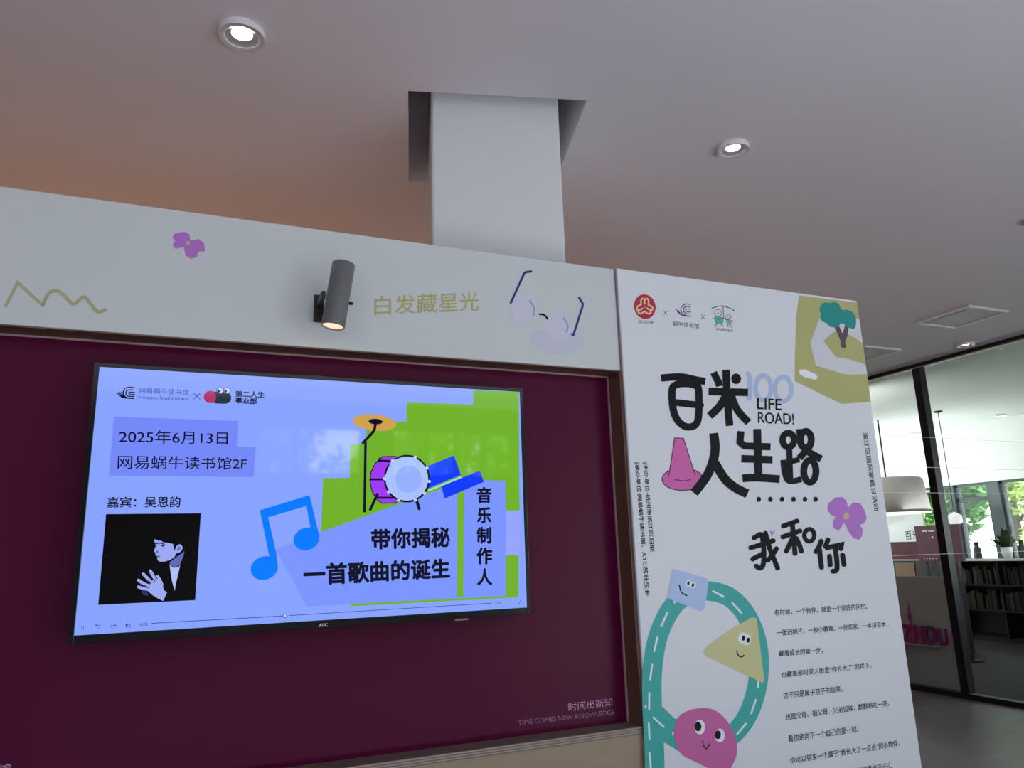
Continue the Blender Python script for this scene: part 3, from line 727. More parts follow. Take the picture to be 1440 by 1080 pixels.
a.build('cone_picture', panel, 'pink traffic cone drawing')
a = PA(z3, 0.0010)
W = 37
a.stroke([(250, 510), (350, 504), (420, 518), (474, 528)], W, P_INK, 3, cap=False).stroke([(385, 515), (362, 545)], 30, P_INK, cap=False)
a.stroke([(306, 570), (309, 655), (328, 715), (362, 750), (395, 758), (425, 745), (440, 700), (440, 570), (418, 545), (370, 538), (325, 545)], W, P_INK, 4, closed=True)
a.stroke([(308, 632), (450, 648)], 35, P_INK)
a.stroke([(515, 482), (540, 530), (545, 552)], 36, P_INK, cap=False).stroke([(579, 468), (584, 600), (597, 752)], 38, P_INK, 3, cap=False).ellipse(630, 514, 25, 27, P_INK)
a.stroke([(490, 578), (690, 583)], 38, P_INK, cap=False).stroke([(578, 600), (545, 655), (495, 702)], 40, P_INK, 4, cap=False).stroke([(605, 598), (635, 670), (693, 735)], 38, P_INK, 4, cap=False)
a.use(z4)
a.stroke([(444, 105), (452, 180), (440, 250), (408, 325), (345, 408)], 46, P_INK, 4, cap=False).stroke([(450, 255), (500, 335), (555, 382), (615, 412)], 46, P_INK, 4, cap=False)
a.stroke([(582, 95), (577, 150), (600, 170), (732, 174)], 36, P_INK, 0, cap=False).stroke([(664, 84), (672, 340)], 40, P_INK, cap=False)
a.stroke([(584, 234), (742, 240)], 38, P_INK, cap=False).stroke([(590, 334), (660, 330), (778, 338)], 40, P_INK, 3, cap=False)
a.ring(822, 140, 29, 36, 33, P_INK).stroke([(826, 170), (832, 350)], 30, P_INK, cap=False).stroke([(796, 240), (806, 310), (828, 348), (888, 338)], 30, P_INK, 4, cap=False).stroke([(832, 250), (878, 238)], 28, P_INK, cap=False)
a.stroke([(880, 84), (884, 150)], 36, P_INK, cap=False).ring(910, 138, 28, 42, 35, P_INK).stroke([(935, 165), (878, 232)], 34, P_INK, cap=False).stroke([(905, 190), (988, 236)], 36, P_INK, cap=False)
a.ring(931, 298, 31, 56, 34, P_INK)
for i, x in enumerate((672, 731, 790, 848, 906, 960)): a.ellipse(x, 440, 11, 13, P_INK)
a.build('title_lettering', panel, 'big hand drawn black title')
a = PA(z4, 0.0010)
w = 25
for pts in ([(648, 635), (680, 617)], [(632, 685), (690, 668), (745, 650)], [(690, 622), (698, 700), (695, 770), (678, 788), (660, 778)], [(642, 742), (700, 712)], [(706, 612), (728, 690), (768, 788)], [(762, 690), (738, 728), (718, 748)],
            [(797, 575), (866, 550)], [(795, 630), (880, 600)], [(842, 562), (856, 714)], [(842, 640), (826, 675), (812, 702)], [(862, 638), (880, 675), (888, 702)],
            [(988, 652), (978, 680), (962, 704)], [(980, 695), (990, 784)], [(1022, 645), (1010, 678)], [(1018, 685), (1092, 668), (1088, 690)], [(1060, 685), (1068, 760), (1066, 798), (1048, 804)], [(1030, 728), (1034, 772)], [(1096, 722), (1104, 770)]):
    a.stroke(pts, w, P_INK, 4 if len(pts) > 3 else 0)
a.ring(928, 622, 25, 31, 22, P_INK)
a.stroke([(733, 602), (740, 620), (750, 602)], 6, P_PURPLE)
a.build('tagline_lettering', panel, 'brush style three character line')
a = PA(z4, 0.0006)
a.poly([(1020, 492), (1025, 460), (1060, 430), (1096, 428), (1118, 450), (1124, 482), (1150, 455), (1186, 460), (1206, 490), (1219, 530), (1210, 560), (1184, 570), (1199, 590), (1196, 625), (1180, 645), (1152, 637), (1128, 605), (1114, 572), (1102, 560), (1092, 580), (1076, 600), (1050, 585), (1048, 555), (1060, 527), (1038, 520)], P_PURPLE)
a.poly([(1100, 515), (1120, 505), (1133, 520), (1125, 540), (1105, 540)], P_BEIGE)
a.build('flower_print', panel, 'large purple flower silhouette')
# side lettering, turned a quarter clockwise
zs = zm(885, 640, 5.143)
a = PA(zs)
a.text('|主办单位·杭州市滨江区妇联', [(130, 55), (183, 700), (145, 700), (95, 55)], P_INK2, 0.022, 3); a.build('side_lettering', panel, 'right line of vertical lettering at the left edge'); a = PA(zs)
a.text('|承办单位·网易蜗牛读书馆、ATC茁壮生长', [(70, 55), (148, 1020), (110, 1022), (35, 55)], P_INK2, 0.022, 3); a.build('side_lettering', panel, 'left line of vertical lettering at the left edge')
a = PA(zm(1200, 600, 4.5)).text('滨江区国际家庭日活动', [(88, 35), (160, 530), (132, 535), (57, 38)], P_INK2, 0.016, 3)
a.build('side_lettering', panel, 'vertical lettering at the right edge')
# body text
zq = zm(1080, 840, 7.2); zr = zm(1080, 950, 7.2)
for body, c in (('有时候，一个物件，就是一个家庭的回忆。', [(64, 125), (1000, 62), (1003, 122), (68, 188)]),
                ('一张旧照片、一枚小徽章、一张奖状、一本拼音本…', [(86, 328), (1232, 240), (1236, 297), (90, 392)]),
                ('藏着成长的第一步，', [(108, 538), (550, 503), (553, 566), (111, 602)]),
                ('也藏着那时家人眼里“你长大了”的样子。', [(130, 757), (1042, 655), (1046, 716), (135, 815)])):
    PA(zq).text(body, c, P_INK2, 0.014, 3).build('body_lettering', panel)
for body, c in (('这不只是属于孩子的故事，', [(152, 172), (750, 100), (754, 166), (156, 240)]),
                ('也是父母、祖父母、兄弟姐妹，默默站在一旁，', [(174, 388), (1220, 248), (1224, 310), (178, 455)]),
                ('看你走向下一个自己的那一刻。', [(200, 602), (910, 505), (914, 573), (205, 675)]),
                ('你可以带来一个属于“我长大了一点点”的小物件，', [(220, 830), (1328, 648), (1333, 716), (226, 900)]),
                ('和我们一起分享那些被看见、被温柔地见证过。', [(244, 1040), (1256, 872), (1262, 942), (250, 1112)])):
    PA(zr).text(body, c, P_INK2, 0.014, 3).build('body_lettering', panel)
# road drawing and three faces
a = PA(z5, 0.0005)
a.stroke([(430, 905), (360, 918), (300, 912)], 112, P_TEAL, 5, cap=False).poly([(172, 728), (235, 790), (320, 800), (320, 975), (260, 950), (172, 898), (140, 880), (100, 800), (100, 740)], P_TEAL)
a.stroke([(142, 1140), (140, 1050), (136, 900), (128, 760), (126, 600), (142, 450), (178, 335), (235, 240), (310, 188), (400, 175), (500, 205), (580, 290), (632, 420), (642, 560), (620, 690), (572, 800), (500, 880), (410, 915)], 94, P_TEAL, 6)
for p0, p1 in (((200, 280), (170, 345)), ((152, 398), (137, 465)), ((127, 530), (117, 602)), ((113, 667), (112, 745)), ((133, 785), (182, 830)), ((110, 812), (114, 888)), ((114, 955), (121, 1040)), ((420, 176), (470, 202)), ((513, 232), (556, 280)), ((638, 612), (637, 640)), ((626, 700), (604, 765)), ((578, 815), (537, 865)), ((232, 226), (236, 232)), ((95, 730), (95, 736)), ((226, 858), (227, 866))):
    a.stroke([p0, p1], 9, P_LIGHT)
a.build('road_picture', panel, 'teal looping road drawing with white dashes')
a = PA(z5, 0.0018)
a.poly([(228, 68), (300, 88), (385, 112), (397, 125), (390, 190), (380, 262), (362, 274), (290, 245), (200, 210), (203, 190), (215, 130)], P_SKYB)
a.ellipse(300, 138, 13, 15, P_LIGHT).ellipse(323, 147, 13, 15, P_LIGHT).ellipse(300, 138, 6, 10, P_INK, 0.2).ellipse(322, 147, 6, 10, P_INK, 0.2).stroke([(257, 148), (266, 180), (292, 197)], 6, P_INK, 4)
a.build('square_face_picture', panel, 'pale blue square with a smile')
a = PA(z5, 0.0018)
a.poly([(598, 305), (618, 302), (630, 312), (648, 460), (666, 600), (660, 616), (645, 612), (520, 550), (395, 492), (376, 470), (380, 455), (398, 436), (500, 365)], P_TRI)
a.ellipse(560, 401, 20, 27, P_LIGHT, 0.2).ellipse(582, 411, 20, 27, P_LIGHT, 0.2).ellipse(566, 402, 8, 13, P_INK, 0.15).ellipse(588, 412, 8, 13, P_INK, 0.15).stroke([(533, 462), (540, 484), (555, 493), (567, 485)], 6, P_INK, 4)
a.build('triangle_face_picture', panel, 'khaki triangle with a smile')
a = PA(z5, 0.0018)
a.poly([(232, 845), (242, 800), (275, 763), (335, 742), (400, 741), (452, 765), (500, 820), (530, 890), (534, 960), (512, 1015), (482, 1050), (420, 1038), (340, 1000), (268, 962), (240, 910)], P_BLOB, 4)
a.ellipse(355, 831, 26, 35, P_LIGHT).ellipse(452, 871, 24, 33, P_LIGHT).ellipse(346, 828, 17, 23, P_INK).ellipse(442, 868, 15, 21, P_INK).stroke([(368, 898), (374, 922), (388, 934), (402, 912)], 6, P_INK, 4)
a.build('round_face_picture', panel, 'rose pink blob with a smile')

# ------------------------------------------------------------------ WALL SPOTLIGHT
LY = D - 0.11
pt = on_y(483.5, 371, LY); pbm = on_y(468.2, 459.5, LY)
ax = (pt - pbm); ln = ax.length; R0 = 0.0335
sl_ = thing('wall_spotlight', 'grey cylinder spotlight fixed to the white header above the television', 'spotlight', (pt.x, D, (pt.z + pbm.z) / 2))
lathe_obj('lamp_body', [(0, ln), (R0 - 0.002, ln), (R0, ln - 0.003), (R0, 0.002), (R0 - 0.0015, 0), (R0 - 0.004, 0.001), (R0 - 0.004, 0.022)], M_GREYMETAL, sl_, ax, pbm)
lathe_obj('reflector', [(R0 - 0.0042, 0.004), (R0 - 0.012, 0.018), (0, 0.020)], mat('warm_reflector', (0.80, 0.60, 0.52), 0.4, noise=0.03), sl_, ax, pbm)
mid = (pt + pbm) / 2
bm = bmesh.new()
box(bm, (mid.x - 0.055, D - 0.010, mid.z - 0.055), (mid.x - 0.025, D, mid.z + 0.03), 0, 0.002)
box(bm, (mid.x - 0.047, LY + 0.01, mid.z - 0.012), (mid.x - 0.035, D - 0.008, mid.z + 0.012), 0, 0.002)
place(finish('bracket', bm, M_BLACK), sl_)
lathe_obj('knob', [(0, 0.012), (0.005, 0.012), (0.005, 0), (0, 0)], M_BLACK, sl_, (1, 0, 0), (mid.x + R0 - 0.003, LY, mid.z - 0.022), 16)
light('spotlight_glow', 'POINT', pbm + ax.normalized() * 0.006 + Vector((0, -0.0, 0)), 0.05, (1, 0.7, 0.5), shadow_soft_size=0.01)

# ------------------------------------------------------------------ CEILING DOWNLIGHTS
M_LED = glow('led_disc', (1.0, 0.97, 0.94, 1), 14.0, 0.4)
M_TRIM_SHADED = mat('lamp_trim_shaded', (0.62, 0.58, 0.63), 0.35, noise=0.01)  # same white as the rim, with its downward-facing shade put into the colour
M_DARKB = mat('lamp_dark_baffle', (0.16, 0.145, 0.155), 0.3, noise=0.05)
def downlight(c, r, label, power=6, dim=1.0):
    t = thing('downlight', label, 'downlight', (c.x, c.y, CEIL), 'round ceiling downlights')
    lathe_obj('rim', [(r, 0), (r, -0.0215), (r - 0.002, -0.0242)], M_TRIM, t, origin=(c.x, c.y, CEIL), seg=64)
    lathe_obj('face_ring', [(r - 0.002, -0.0242), (r * 0.76, -0.0225), (r * 0.715, -0.0195)], M_TRIM_SHADED, t, origin=(c.x, c.y, CEIL), seg=56)
    lathe_obj('baffle', [(r * 0.714, -0.0195), (r * 0.66, -0.014), (r * 0.45, -0.007)], M_DARKB, t, origin=(c.x, c.y, CEIL), seg=48)
    lathe_obj('light_disc', [(r * 0.46, -0.0065), (0, -0.0068)], M_LED, t, origin=(c.x, c.y, CEIL), seg=32)
    light('downlight_beam', 'SPOT', (c.x, c.y, CEIL - 0.03), power, (1, 0.94, 0.90), (0, 0, 0), spot_size=1.5, spot_blend=0.8, shadow_soft_size=0.04)
downlight(on_z(340.5, 45.5, CEIL), 0.082, 'round downlight above the left part of the display wall', 8)
downlight(on_z(1030.5, 206.5, CEIL), 0.075, 'round downlight right of the white column', 8)
downlight(on_z(1357.5, 483.5, CEIL), 0.082, 'small bright downlight beside the black glass frame', 8)
downlight(on_z(1462, 306, CEIL), 0.082, 'downlight cut off by the right picture edge', 8)

# ------------------------------------------------------------------ CEILING VENTS
def vent(x0, y0, x1, y1, label, slats):
    t = thing('ceiling_vent', label, 'vent', ((x0 + x1) / 2, (y0 + y1) / 2, CEIL), 'square ceiling vents')
    f = 0.022; zt_, zb_ = CEIL, CEIL - 0.016
    boxes('vent_frame', [((x0, y0, zb_), (x1, y0 + f, zt_)), ((x0, y1 - f, zb_), (x1, y1, zt_)), ((x0, y0 + f, zb_), (x0 + f, y1 - f, zt_)), ((x1 - f, y0 + f, zb_), (x1, y1 - f, zt_))], M_VENTFR, t, 0.003)
    bm = bmesh.new()
    if slats:
        n = 7
        for k in range(n):
            yy = y0 + f + (y1 - y0 - 2 * f) * (k + 0.5) / n
            box(bm, (x0 + f, yy - 0.022, CEIL - 0.010), (x1 - f, yy + 0.012, CEIL - 0.004))
    else:
        box(bm, (x0 + f, y0 + f, CEIL - 0.006), (x1 - f, y1 - f, CEIL - 0.001))
        box(bm, (x0 + 0.09, y0 + 0.09, CEIL - 0.010), (x1 - 0.09, y1 - 0.09, CEIL - 0.006), 0, 0.002)
    place(finish('grille', bm, M_VENT), t)
v1 = on_z(1291, 454, CEIL); v3 = on_z(1415, 437, CEIL)
vent(5.775, 3.895, 6.275, 4.40, 'square ceiling access vent with a flat centre, near the glass partition', False)
vent(5.96, 5.11, 6.45, 5.62, 'square slatted ceiling vent half hidden behind the poster board', True)

# ================================================================== ROOM BEHIND THE GLASS
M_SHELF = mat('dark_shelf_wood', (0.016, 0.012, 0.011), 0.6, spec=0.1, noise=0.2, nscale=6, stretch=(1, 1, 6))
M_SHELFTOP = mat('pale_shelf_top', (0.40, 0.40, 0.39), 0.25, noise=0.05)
sh = thing('bookshelf', 'long low dark bookshelf with a pale top under the far windows', 'bookshelf', (11.7, 7.0, 0))
SY0, SY1, SX0, SX1, SH = 3.0, 9.0, 11.45, 11.94, 1.235
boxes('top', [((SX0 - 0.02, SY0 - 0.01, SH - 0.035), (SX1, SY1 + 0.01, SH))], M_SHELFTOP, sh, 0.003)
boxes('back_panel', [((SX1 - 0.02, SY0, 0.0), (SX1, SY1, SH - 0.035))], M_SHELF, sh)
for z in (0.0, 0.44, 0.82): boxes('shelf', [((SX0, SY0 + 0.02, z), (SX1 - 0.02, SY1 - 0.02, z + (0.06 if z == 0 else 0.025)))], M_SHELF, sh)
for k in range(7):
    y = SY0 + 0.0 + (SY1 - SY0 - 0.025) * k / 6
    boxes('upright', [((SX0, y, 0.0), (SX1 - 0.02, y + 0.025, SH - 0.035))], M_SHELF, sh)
ups = [SY0 + (SY1 - SY0 - 0.025) * k / 6 for k in range(7)]
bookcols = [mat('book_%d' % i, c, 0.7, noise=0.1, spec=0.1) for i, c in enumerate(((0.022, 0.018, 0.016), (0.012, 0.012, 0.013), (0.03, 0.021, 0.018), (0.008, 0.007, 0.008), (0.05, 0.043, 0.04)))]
book_proto = {}
def book(x, y, z, w, h, dpt, ci, label, group):
    if ci not in book_proto:
        bm = bmesh.new(); box(bm, (0, 0, 0), (1, 1, 1), 0, 0.03); o = finish('book', bm, bookcols[ci]); book_proto[ci] = o
    else:
        o = book_proto[ci].copy(); COL.objects.link(o)
    o.location = (x, y, z); o.scale = (dpt, w, h); tag(o, label, 'book', group)
for z0, lab, grp in ((0.8465, 'dark book on the upper shelf of the long bookshelf under the far windows', 'books on the upper shelf'), (0.4665, 'dark book on the middle shelf of the long bookshelf under the far windows', 'books on the middle shelf')):
    for i in range(3, 6):
        y = ups[i] + 0.035
        while y < ups[i + 1] - 0.06:
            w_ = rnd.uniform(0.022, 0.055)
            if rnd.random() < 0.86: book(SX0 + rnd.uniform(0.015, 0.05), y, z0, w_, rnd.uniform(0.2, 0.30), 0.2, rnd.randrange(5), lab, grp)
            y += w_ + 0.003

# plant on the shelf
M_LEAF = mat('dark_green_leaf', (0.030, 0.060, 0.028), 0.45, noise=0.25, nscale=6)
M_POT = mat('white_pot', (0.75, 0.75, 0.72), 0.35, noise=0.03)
def leaf(bm, base, dirv, ln, wd, droop):
    base = Vector(base); d = Vector(dirv).normalized(); side = d.cross(Vector((0, 0, 1))); side = side.normalized() if side.length > 1e-3 else Vector((1, 0, 0))
    prev = None; n = 7
    for k in range(n + 1):
        t = k / n; c = base + d * ln * t - Vector((0, 0, droop * ln * t * t)); ww = wd * math.sin(PI * min(1, 0.12 + 0.88 * t) ** 0.8) * 0.5 + 0.001
        up_ = side.cross(d) * 0.15 * ww
        cur = (bm.verts.new(c - side * ww + up_), bm.verts.new(c), bm.verts.new(c + side * ww + up_))
        if prev:
            bm.faces.new((prev[0], prev[1], cur[1], cur[0])); bm.faces.new((prev[1], prev[2], cur[2], cur[1]))
        prev = cur
def potted(base, r, hgt, nleaf, ln, label, potmat, seed):
    rr = random.Random(seed)
    t = thing('potted_plant', label, 'plant', base, None)
    lathe_obj('pot', [(0, 0), (r * 0.75, 0), (r, hgt), (r * 0.88, hgt), (r * 0.84, hgt * 0.86), (0, hgt * 0.86)], potmat, t, origin=base, seg=28)
    bm = bmesh.new()
    for k in range(nleaf):
        a_ = 2 * PI * k / nleaf + rr.uniform(-0.3, 0.3); el = rr.uniform(0.3, 1.25)
        if math.cos(a_ + PI / 2) > 0.6: el = 1.25
        leaf(bm, (base[0] + 0.02 * math.cos(a_), base[1] + 0.02 * math.sin(a_), base[2] + hgt * 0.85), (math.cos(a_) * math.cos(el), math.sin(a_) * math.cos(el), math.sin(el)), ln * rr.uniform(0.7, 1.1), ln * 0.22, rr.uniform(0.1, 0.45))
    place(finish('leaves', bm, M_LEAF, smooth=True), t)
pc = on_x(1417, 781, 11.68)
potted((11.68, pc.y, SH), 0.085, 0.17, 24, 0.42, 'broad leaved plant in a white pot on the long bookshelf', M_POT, 3)
M_JAR = mat('dark_jar', (0.05, 0.055, 0.055), 0.35, noise=0.1)
for (u, h_, lab) in ((1375.5, 0.26, 'dark bottle standing on the bookshelf left of the plants'), (1439, 0.27, 'dark bottle standing on the bookshelf right of the plants')):
    bx_ = 11.66 if u < 1400 else 11.87; c = on_x(u, 781, bx_); o = lathe_obj('bottle', [(0, 0), (0.055, 0), (0.06, 0.02), (0.058, h_ * 0.58), (0.034, h_ * 0.70), (0.034, h_ - 0.02), (0.036, h_ - 0.02), (0.036, h_), (0, h_)], M_JAR, None, origin=(bx_, c.y, SH), seg=24)
    tag(o, lab, 'bottle')

# white display plinth with pink letters just behind the glass
M_PLINTH = mat('plinth_white', (0.62, 0.56, 0.57), 0.12, noise=0.01)
M_PINKL = mat('pink_letter', (0.50, 0.05, 0.20), 0.3, noise=0.05)
M_PURPL = mat('purple_letter', (0.30, 0.05, 0.20), 0.3, noise=0.05)
PLX = 7.42; lx = 7.33; LZ = on_x(1312, 907, lx).z; PLY = on_x(1331, 830, PLX).y
pl = thing('display_plinth', 'white glossy display stand with a letter ledge just behind the glass partition', 'display stand', (PLX, 7.0, 0))
boxes('front_board', [((PLX, PLY, 0.0), (PLX + 0.03, 9.2, on_x(1295, 811, PLX).z))], M_PLINTH, pl, 0.003)
boxes('ledge', [((PLX - 0.17, PLY + 0.12, LZ - 0.012), (PLX - 0.0005, 9.2, LZ - 0.001))], M_PLINTH, pl, 0.002)

def letter(ch, u0, u1, vt, vb, m, label):
    vs, fs = glyph_mesh(ch, 0.0, 5, 0.045)
    x0 = min(v[0] for v in vs); x1 = max(v[0] for v in vs); y0 = min(v[1] for v in vs); y1 = max(v[1] for v in vs)
    ya = on_x(u0, vb, lx).y; yb = on_x(u1, vb, lx).y; zt2 = on_x((u0 + u1) / 2, vt, lx).z
    bm = bmesh.new(); bv = [bm.verts.new((lx, ya + (yb - ya) * (x - x0) / (x1 - x0), LZ + (zt2 - LZ) * (y - y0) / (y1 - y0))) for x, y in vs]
    for f in fs:
        try: bm.faces.new([bv[i] for i in f])
        except ValueError: pass
    bmesh.ops.remove_doubles(bm, verts=bm.verts, dist=1e-5)
    g = bmesh.ops.extrude_face_region(bm, geom=bm.faces[:])
    bmesh.ops.translate(bm, verts=[e for e in g['geom'] if isinstance(e, bmesh.types.BMVert)], vec=(0.035, 0, 0))
    return tag(finish('letter_sign', bm, m), label, 'letter', 'standing letters on the ledge')
letter('Z', 1269.5, 1281.5, 878, 901.5, M_PINKL, 'pink standing letter Z on the white stand behind the glass')
letter('H', 1286.5, 1299, 880, 904, M_PINKL, 'pink standing letter H on the white stand behind the glass')
letter('O', 1300, 1317, 880, 906, M_PURPL, 'purple standing letter O on the white stand behind the glass')
letter('U', 1319, 1335, 884, 907, M_PURPL, 'purple standing letter U on the white stand behind the glass')
tb = on_x(1284.2, 901, lx - 0.035); 
bm = bmesh.new(); lathe(bm, [(0, 0.0), (0.020, 0), (0.016, 0.05), (0.014, 0.24), (0.024, 0.26), (0.024, 0.30), (0.012, 0.33), (0.009, 0.38), (0.003, 0.40), (0.002, 0.45), (0, 0.45)], (0, 0, 1), (lx - 0.035, tb.y, LZ), 20)
tag(finish('tower_model', bm, M_PINKL), 'slim pink tower model standing between the letters Z and H', 'model tower')

# thin cords stretched from the poster board to the glass partition
M_CORD = mat('white_cord', (0.85, 0.86, 0.86), 0.5, noise=0.02)
for (u, v, lab) in ((1230, 611, 'topmost'), (1238, 655, 'second highest'), (1244, 692, 'third highest'), (1256, 781, 'lowest')):
    z_ = on_y(u, v, 2.36).z
    bm = bmesh.new(); tube(bm, [(PX1 - 0.002, 2.36, z_), (4.8, 2.36, z_ - 0.012), (XG + 0.002, 2.36, z_)], 0.0007, 6)
    tag(finish('cord', bm, M_CORD), lab + ' of the thin white cords stretched from the poster board to the glass', 'cord')

# maroon display counter further back
M_MAROON = mat('maroon_fabric', (0.09, 0.012, 0.028), 0.6, noise=0.08)
M_CABW = mat('cabinet_wood', (0.20, 0.12, 0.07), 0.5, noise=0.2, nscale=4, stretch=(1, 1, 6))
M_CABD = mat('cabinet_dark', (0.045, 0.028, 0.024), 0.5, noise=0.1)
CX = 9.6
y_l = on_x(1230, 800, CX).y; y_r = on_x(1318, 800, CX).y; zc0 = on_x(1295, 786.5, CX).z; zc1 = on_x(1270, 762, CX + 0.1).z
ct = thing('display_counter', 'wooden counter with a maroon back and a white sign, beyond the glass partition', 'counter', (CX, (y_l + y_r) / 2, 0))
boxes('cabinet', [((CX, y_r, 0.0), (CX + 0.5, y_l, zc0 - 0.02))], M_CABD, ct, 0.003)
boxes('counter_top', [((CX - 0.02, y_r - 0.01, zc0 - 0.02), (CX + 0.5, y_l, zc0))], M_SHELFTOP, ct, 0.003)
ya_ = on_x(1260, 800, CX).y; yb_ = on_x(1287, 800, CX).y
boxes('door', [((CX - 0.012, yb_, 0.4), (CX - 0.0005, ya_, zc0 - 0.05))], M_CABW, ct, 0.003)
boxes('back_panel', [((CX + 0.1, y_r + 0.05, zc0), (CX + 0.16, y_l, zc1))], M_MAROON, ct, 0.003)
zc2 = on_x(1270, 724, CX + 0.1).z; yr2 = on_x(1300, 745, CX + 0.1).y
sg = boxes('sign_board', [((CX + 0.1, yr2, zc1), (CX + 0.13, y_l, zc2))], mat('sign_white', (0.85, 0.88, 0.90), 0.5, noise=0.01), ct)
a = Art(CX + 0.1, 0.001, axis='x'); a.text('百米', [(1272, 747), (1292, 744.5), (1293, 757), (1274, 760)], P_INK, 0.0, 4); a.build('sign_lettering', sg)
NX = 9.3
ny0 = on_x(1350.5, 760, NX).y; ny1 = on_x(1288, 760, NX).y; nz0 = on_x(1320, 790, NX).z; nz1 = on_x(1320, 738, NX).z
nb = thing('notice_board', 'maroon standing notice board with white marks behind the black mullion', 'notice board', (NX, (ny0 + ny1) / 2, 0))
mb = boxes('board', [((NX, ny0, nz0), (NX + 0.05, ny1, nz1))], mat('notice_maroon', (0.12, 0.035, 0.065), 0.5, noise=0.08), nb, 0.004)
boxes('stand', [((NX + 0.01, ny0 + 0.1, 0.0), (NX + 0.04, ny0 + 0.14, nz0)), ((NX + 0.01, ny1 - 0.14, 0.0), (NX + 0.04, ny1 - 0.10, nz0)), ((NX - 0.12, ny0 + 0.06, 0.0), (NX + 0.18, ny1 - 0.06, 0.02))], M_BLACK, nb)
a = Art(NX, 0.001, zm(1225, 650, 6), axis='x')
for p0, p1 in (((430, 582), (470, 582)), ((485, 581), (530, 580)), ((630, 578), (655, 576)), ((645, 670), (672, 669))): a.stroke([p0, p1], 8, P_LIGHT)
for c in ((518, 633), (642, 622)): a.ellipse(c[0], c[1], 7, 9, P_LIGHT)
for k in range(5): a.ellipse(450 + k * 25, 812, 4, 4, P_LIGHT)
a.build('notice_print', mb, 'small white marks')

# lamps hanging in the far room
M_SHADE = mat('grey_fabric_shade', (0.42, 0.36, 0.36), 0.8, noise=0.15, nscale=20)
def drum(x, u0, u1, v0, v1, label):
    c0 = on_x(u0, (v0 + v1) / 2, x); c1 = on_x(u1, (v0 + v1) / 2, x); zt3 = on_x((u0 + u1) / 2, v0, x).z; zb3 = on_x((u0 + u1) / 2, v1, x).z
    yc = (c0.y + c1.y) / 2; r = abs(c0.y - c1.y) / 2 * 0.93
    t = thing('drum_pendant_lamp', label, 'lamp', (x, yc, CEIL))
    lathe_obj('lamp_shade', [(r * 0.0, zt3 - 0.002), (r * 0.84, zt3 - 0.002), (r * 0.9, zt3 - 0.03), (r, zb3), (r * 0.98, zb3), (r * 0.86, zt3 - 0.04)], M_SHADE, t, origin=(x, yc, 0), seg=48)
    lathe_obj('diffuser', [(0, zb3 - 0.012), (r * 1.0, zb3 - 0.012), (r * 1.0, zb3 - 0.002), (0, zb3 - 0.002)], glow('drum_diffuser', (1, 0.96, 0.94, 1), 1.6, 0.5), t, origin=(x, yc, 0), seg=48)
    lathe_obj('stem', [(0, CEIL), (0.012, CEIL), (0.012, zt3 - 0.01), (0, zt3 - 0.01)], M_BLACK, t, origin=(x, yc, 0), seg=12)
drum(9.9, 1205, 1298, 673, 722, 'large grey drum pendant lamp seen through the left glass pane')
M_GLOBE = glow('white_globe', (1, 1, 1, 1), 0.9, 0.4)
def globe(x, u, v, r, vt, label):
    c = on_x(u, v, x)
    t = thing('globe_pendant_lamp', label, 'lamp', (x, c.y, CEIL), 'globe lamps in the far room')
    bm = bmesh.new(); bmesh.ops.create_icosphere(bm, subdivisions=1 if r > 0.1 else 2, radius=r, matrix=Matrix.Translation((x, c.y, c.z)))
    place(finish('globe', bm, M_GLOBE), t)
    bm = bmesh.new(); tube(bm, [(x, c.y, c.z + r * 0.95), (x, c.y, CEIL - 0.01)], 0.006); place(finish('cord', bm, M_BLACK), t)
    lathe_obj('canopy', [(0, 0), (0.06, 0), (0.06, -0.02), (0, -0.03)], M_BLACK, t, origin=(x, c.y, CEIL), seg=20)
globe(10.2, 1343, 730, 0.11, 650, 'faceted white pendant lamp just right of the black mullion')
# linear lamps on the far ceiling
M_TUBE = glow('led_tube', (1, 0.99, 0.97, 1), 3.0, 0.4)
def tube_lamp(p0, p1, label):
    p0.z = p1.z = CEIL; c = (p0 + p1) / 2
    t = thing('linear_lamp', label, 'lamp', c, 'slim linear lamps on the far ceiling')
    d = (p1 - p0).normalized(); s = Vector((-d.y, d.x, 0)) * 0.02
    for nm, zz0, zz1, mm, k in (('housing', -0.03, 0.0, M_TRIM, 1.0), ('light_strip', -0.034, -0.031, M_TUBE, 0.75)):
        bm = bmesh.new(); vs = [bm.verts.new(q_ + Vector((0, 0, zz))) for zz in (zz0, zz1) for q_ in (p0 - s * k, p1 - s * k, p1 + s * k, p0 + s * k)]
        for f in ((0, 1, 2, 3), (4, 5, 6, 7), (0, 1, 5, 4), (1, 2, 6, 5), (2, 3, 7, 6), (3, 0, 4, 7)): bm.faces.new([vs[i] for i in f])
        place(finish(nm, bm, mm), t)
tube_lamp(on_z(1279, 607.5, CEIL), on_z(1293, 609, CEIL), 'short ceiling lamp just left of the black mullion')
tube_lamp(on_z(1399, 583, CEIL), on_z(1414, 582, CEIL), 'short ceiling lamp right of the black mullion')

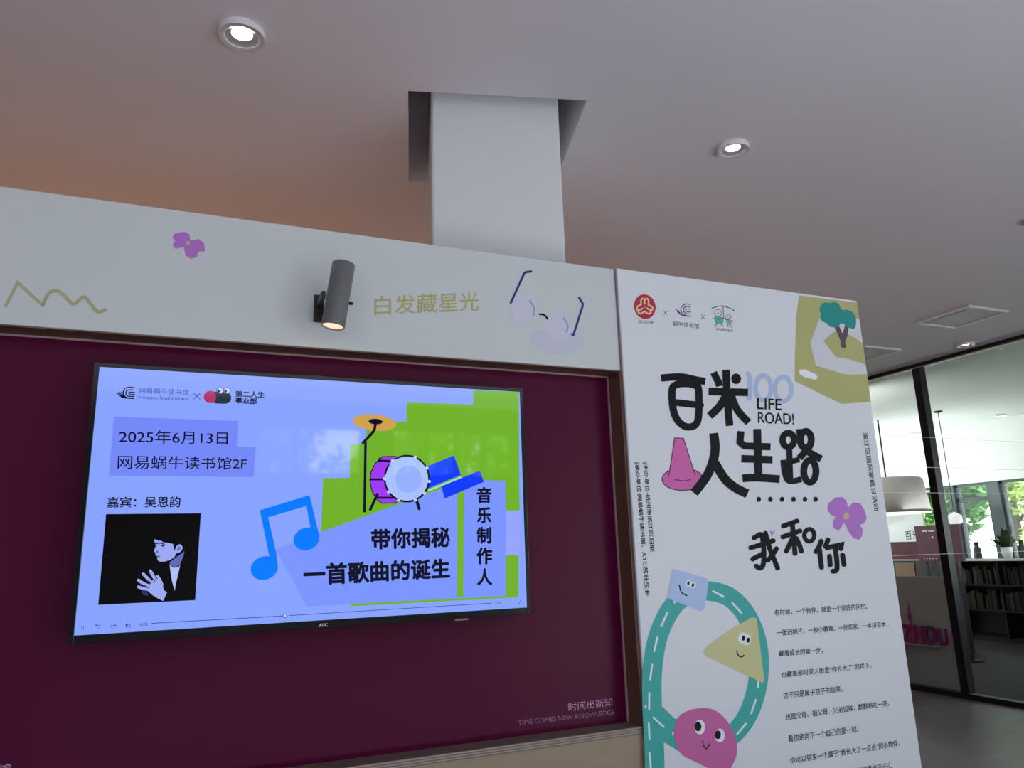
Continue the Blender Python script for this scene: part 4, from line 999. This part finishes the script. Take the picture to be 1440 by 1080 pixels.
# ================================================================== OUTSIDE
M_GROUND = mat('outside_ground', (0.50, 0.50, 0.46), 0.9, noise=0.2, nscale=2)
bm = bmesh.new(); box(bm, (-40, -40, -0.4), (60, 60, -0.12)); struct(finish('ground', bm, M_GROUND), 'ground outside the windows')
def leafmat(name, c):
    m = mat(name, c, 0.55, noise=0.3, nscale=1.5)
    return m
LEAFS = [leafmat('tree_leaf_bright', (0.30, 0.50, 0.12)), leafmat('tree_leaf_mid', (0.20, 0.42, 0.12)), leafmat('tree_leaf_yellow', (0.42, 0.55, 0.14))]
M_BARKT = mat('tree_bark', (0.09, 0.07, 0.055), 0.9, noise=0.2, nscale=10)
def tree(x, y, h, r, n, mi, label, seed, size=0.16, low=0.25):
    rr = random.Random(seed)
    t = thing('tree', label, 'tree', (x, y, -0.12), 'trees outside the windows')
    bm = bmesh.new(); tube(bm, [(x, y, -0.12), (x + 0.05, y, h * 0.35), (x - 0.05, y + 0.08, h * 0.75)], 0.11, 10)
    for k in range(5):
        a_ = k * 1.3; tube(bm, [(x, y, h * (0.3 + 0.07 * k)), (x + r * 0.6 * math.cos(a_), y + r * 0.6 * math.sin(a_), h * (0.45 + 0.09 * k))], 0.04, 6)
    place(finish('trunk', bm, M_BARKT), t)
    bm = bmesh.new()
    blobs = [(rr.uniform(-.6, .6) * r, rr.uniform(-.6, .6) * r, h * rr.uniform(low, 0.95), r * rr.uniform(0.35, 0.6)) for _ in range(16)]
    for _ in range(n):
        bx_, by_, bz_, br_ = rr.choice(blobs)
        v = Vector((rr.gauss(0, 1), rr.gauss(0, 1), rr.gauss(0, 1))).normalized() * br_ * rr.uniform(0.5, 1.0) ** 0.5
        c = Vector((x + bx_, y + by_, max(0.1, bz_ + v.z))) + Vector((v.x, v.y, 0))
        d1 = Vector((rr.gauss(0, 1), rr.gauss(0, 1), rr.gauss(0, 1))).normalized(); d2 = d1.orthogonal().normalized(); s_ = size * rr.uniform(0.6, 1.2)
        bm.faces.new([bm.verts.new(c + q_) for q_ in (d1 * s_, d2 * s_ * 0.5, -d1 * s_, -d2 * s_ * 0.5)])
    place(finish('foliage', bm, LEAFS[mi]), t)
k = 0
far = [(16.0, 9.2, 5.2, 1.3, 0), (16.5, 12.5, 5.4, 1.3, 1), (20.5, 13.6, 6.0, 1.7, 2), (25.5, 15.4, 7.0, 2.2, 0), (21.0, 18.0, 6.0, 1.7, 0), (25.5, 20.8, 7.0, 2.2, 2), (16.0, 15.9, 4.8, 1.3, 2), (16.0, 5.8, 5.0, 1.3, 1)]
fl = ['bright tree outside the far window right of the potted plant', 'mid green tree outside the narrow window between two dark posts', 'yellow green tree further back, seen between the two dark posts', 'tall pale tree in the back row behind the potted plant', 'bright tree in the second row seen beside the black mullion', 'tall yellow green tree in the back row beyond the counter', 'small yellow green tree outside the window at the counter', 'mid green tree outside beyond the right picture edge']
for (x, y, h, r, mi), lab in zip(far, fl):
    k += 1; tree(x, y, h, r, 3000, mi, lab, k, 0.21)
for i, (x, y, h, r, mi) in enumerate(((0.6, -8.5, 4.4, 1.15, 1), (3.6, -8.2, 4.8, 1.2, 0), (6.6, -8.8, 5.0, 1.2, 1), (-2.6, -9.0, 5.0, 1.2, 0), (2.2, -12.6, 6.6, 1.6, 0), (6.6, -13.0, 6.8, 1.6, 1), (-1.9, -13.0, 6.6, 1.6, 1))):
    tree(x, y, h, r, 1300, mi, 'tree outside the daylight windows behind the photographer', 40 + i, 0.22)
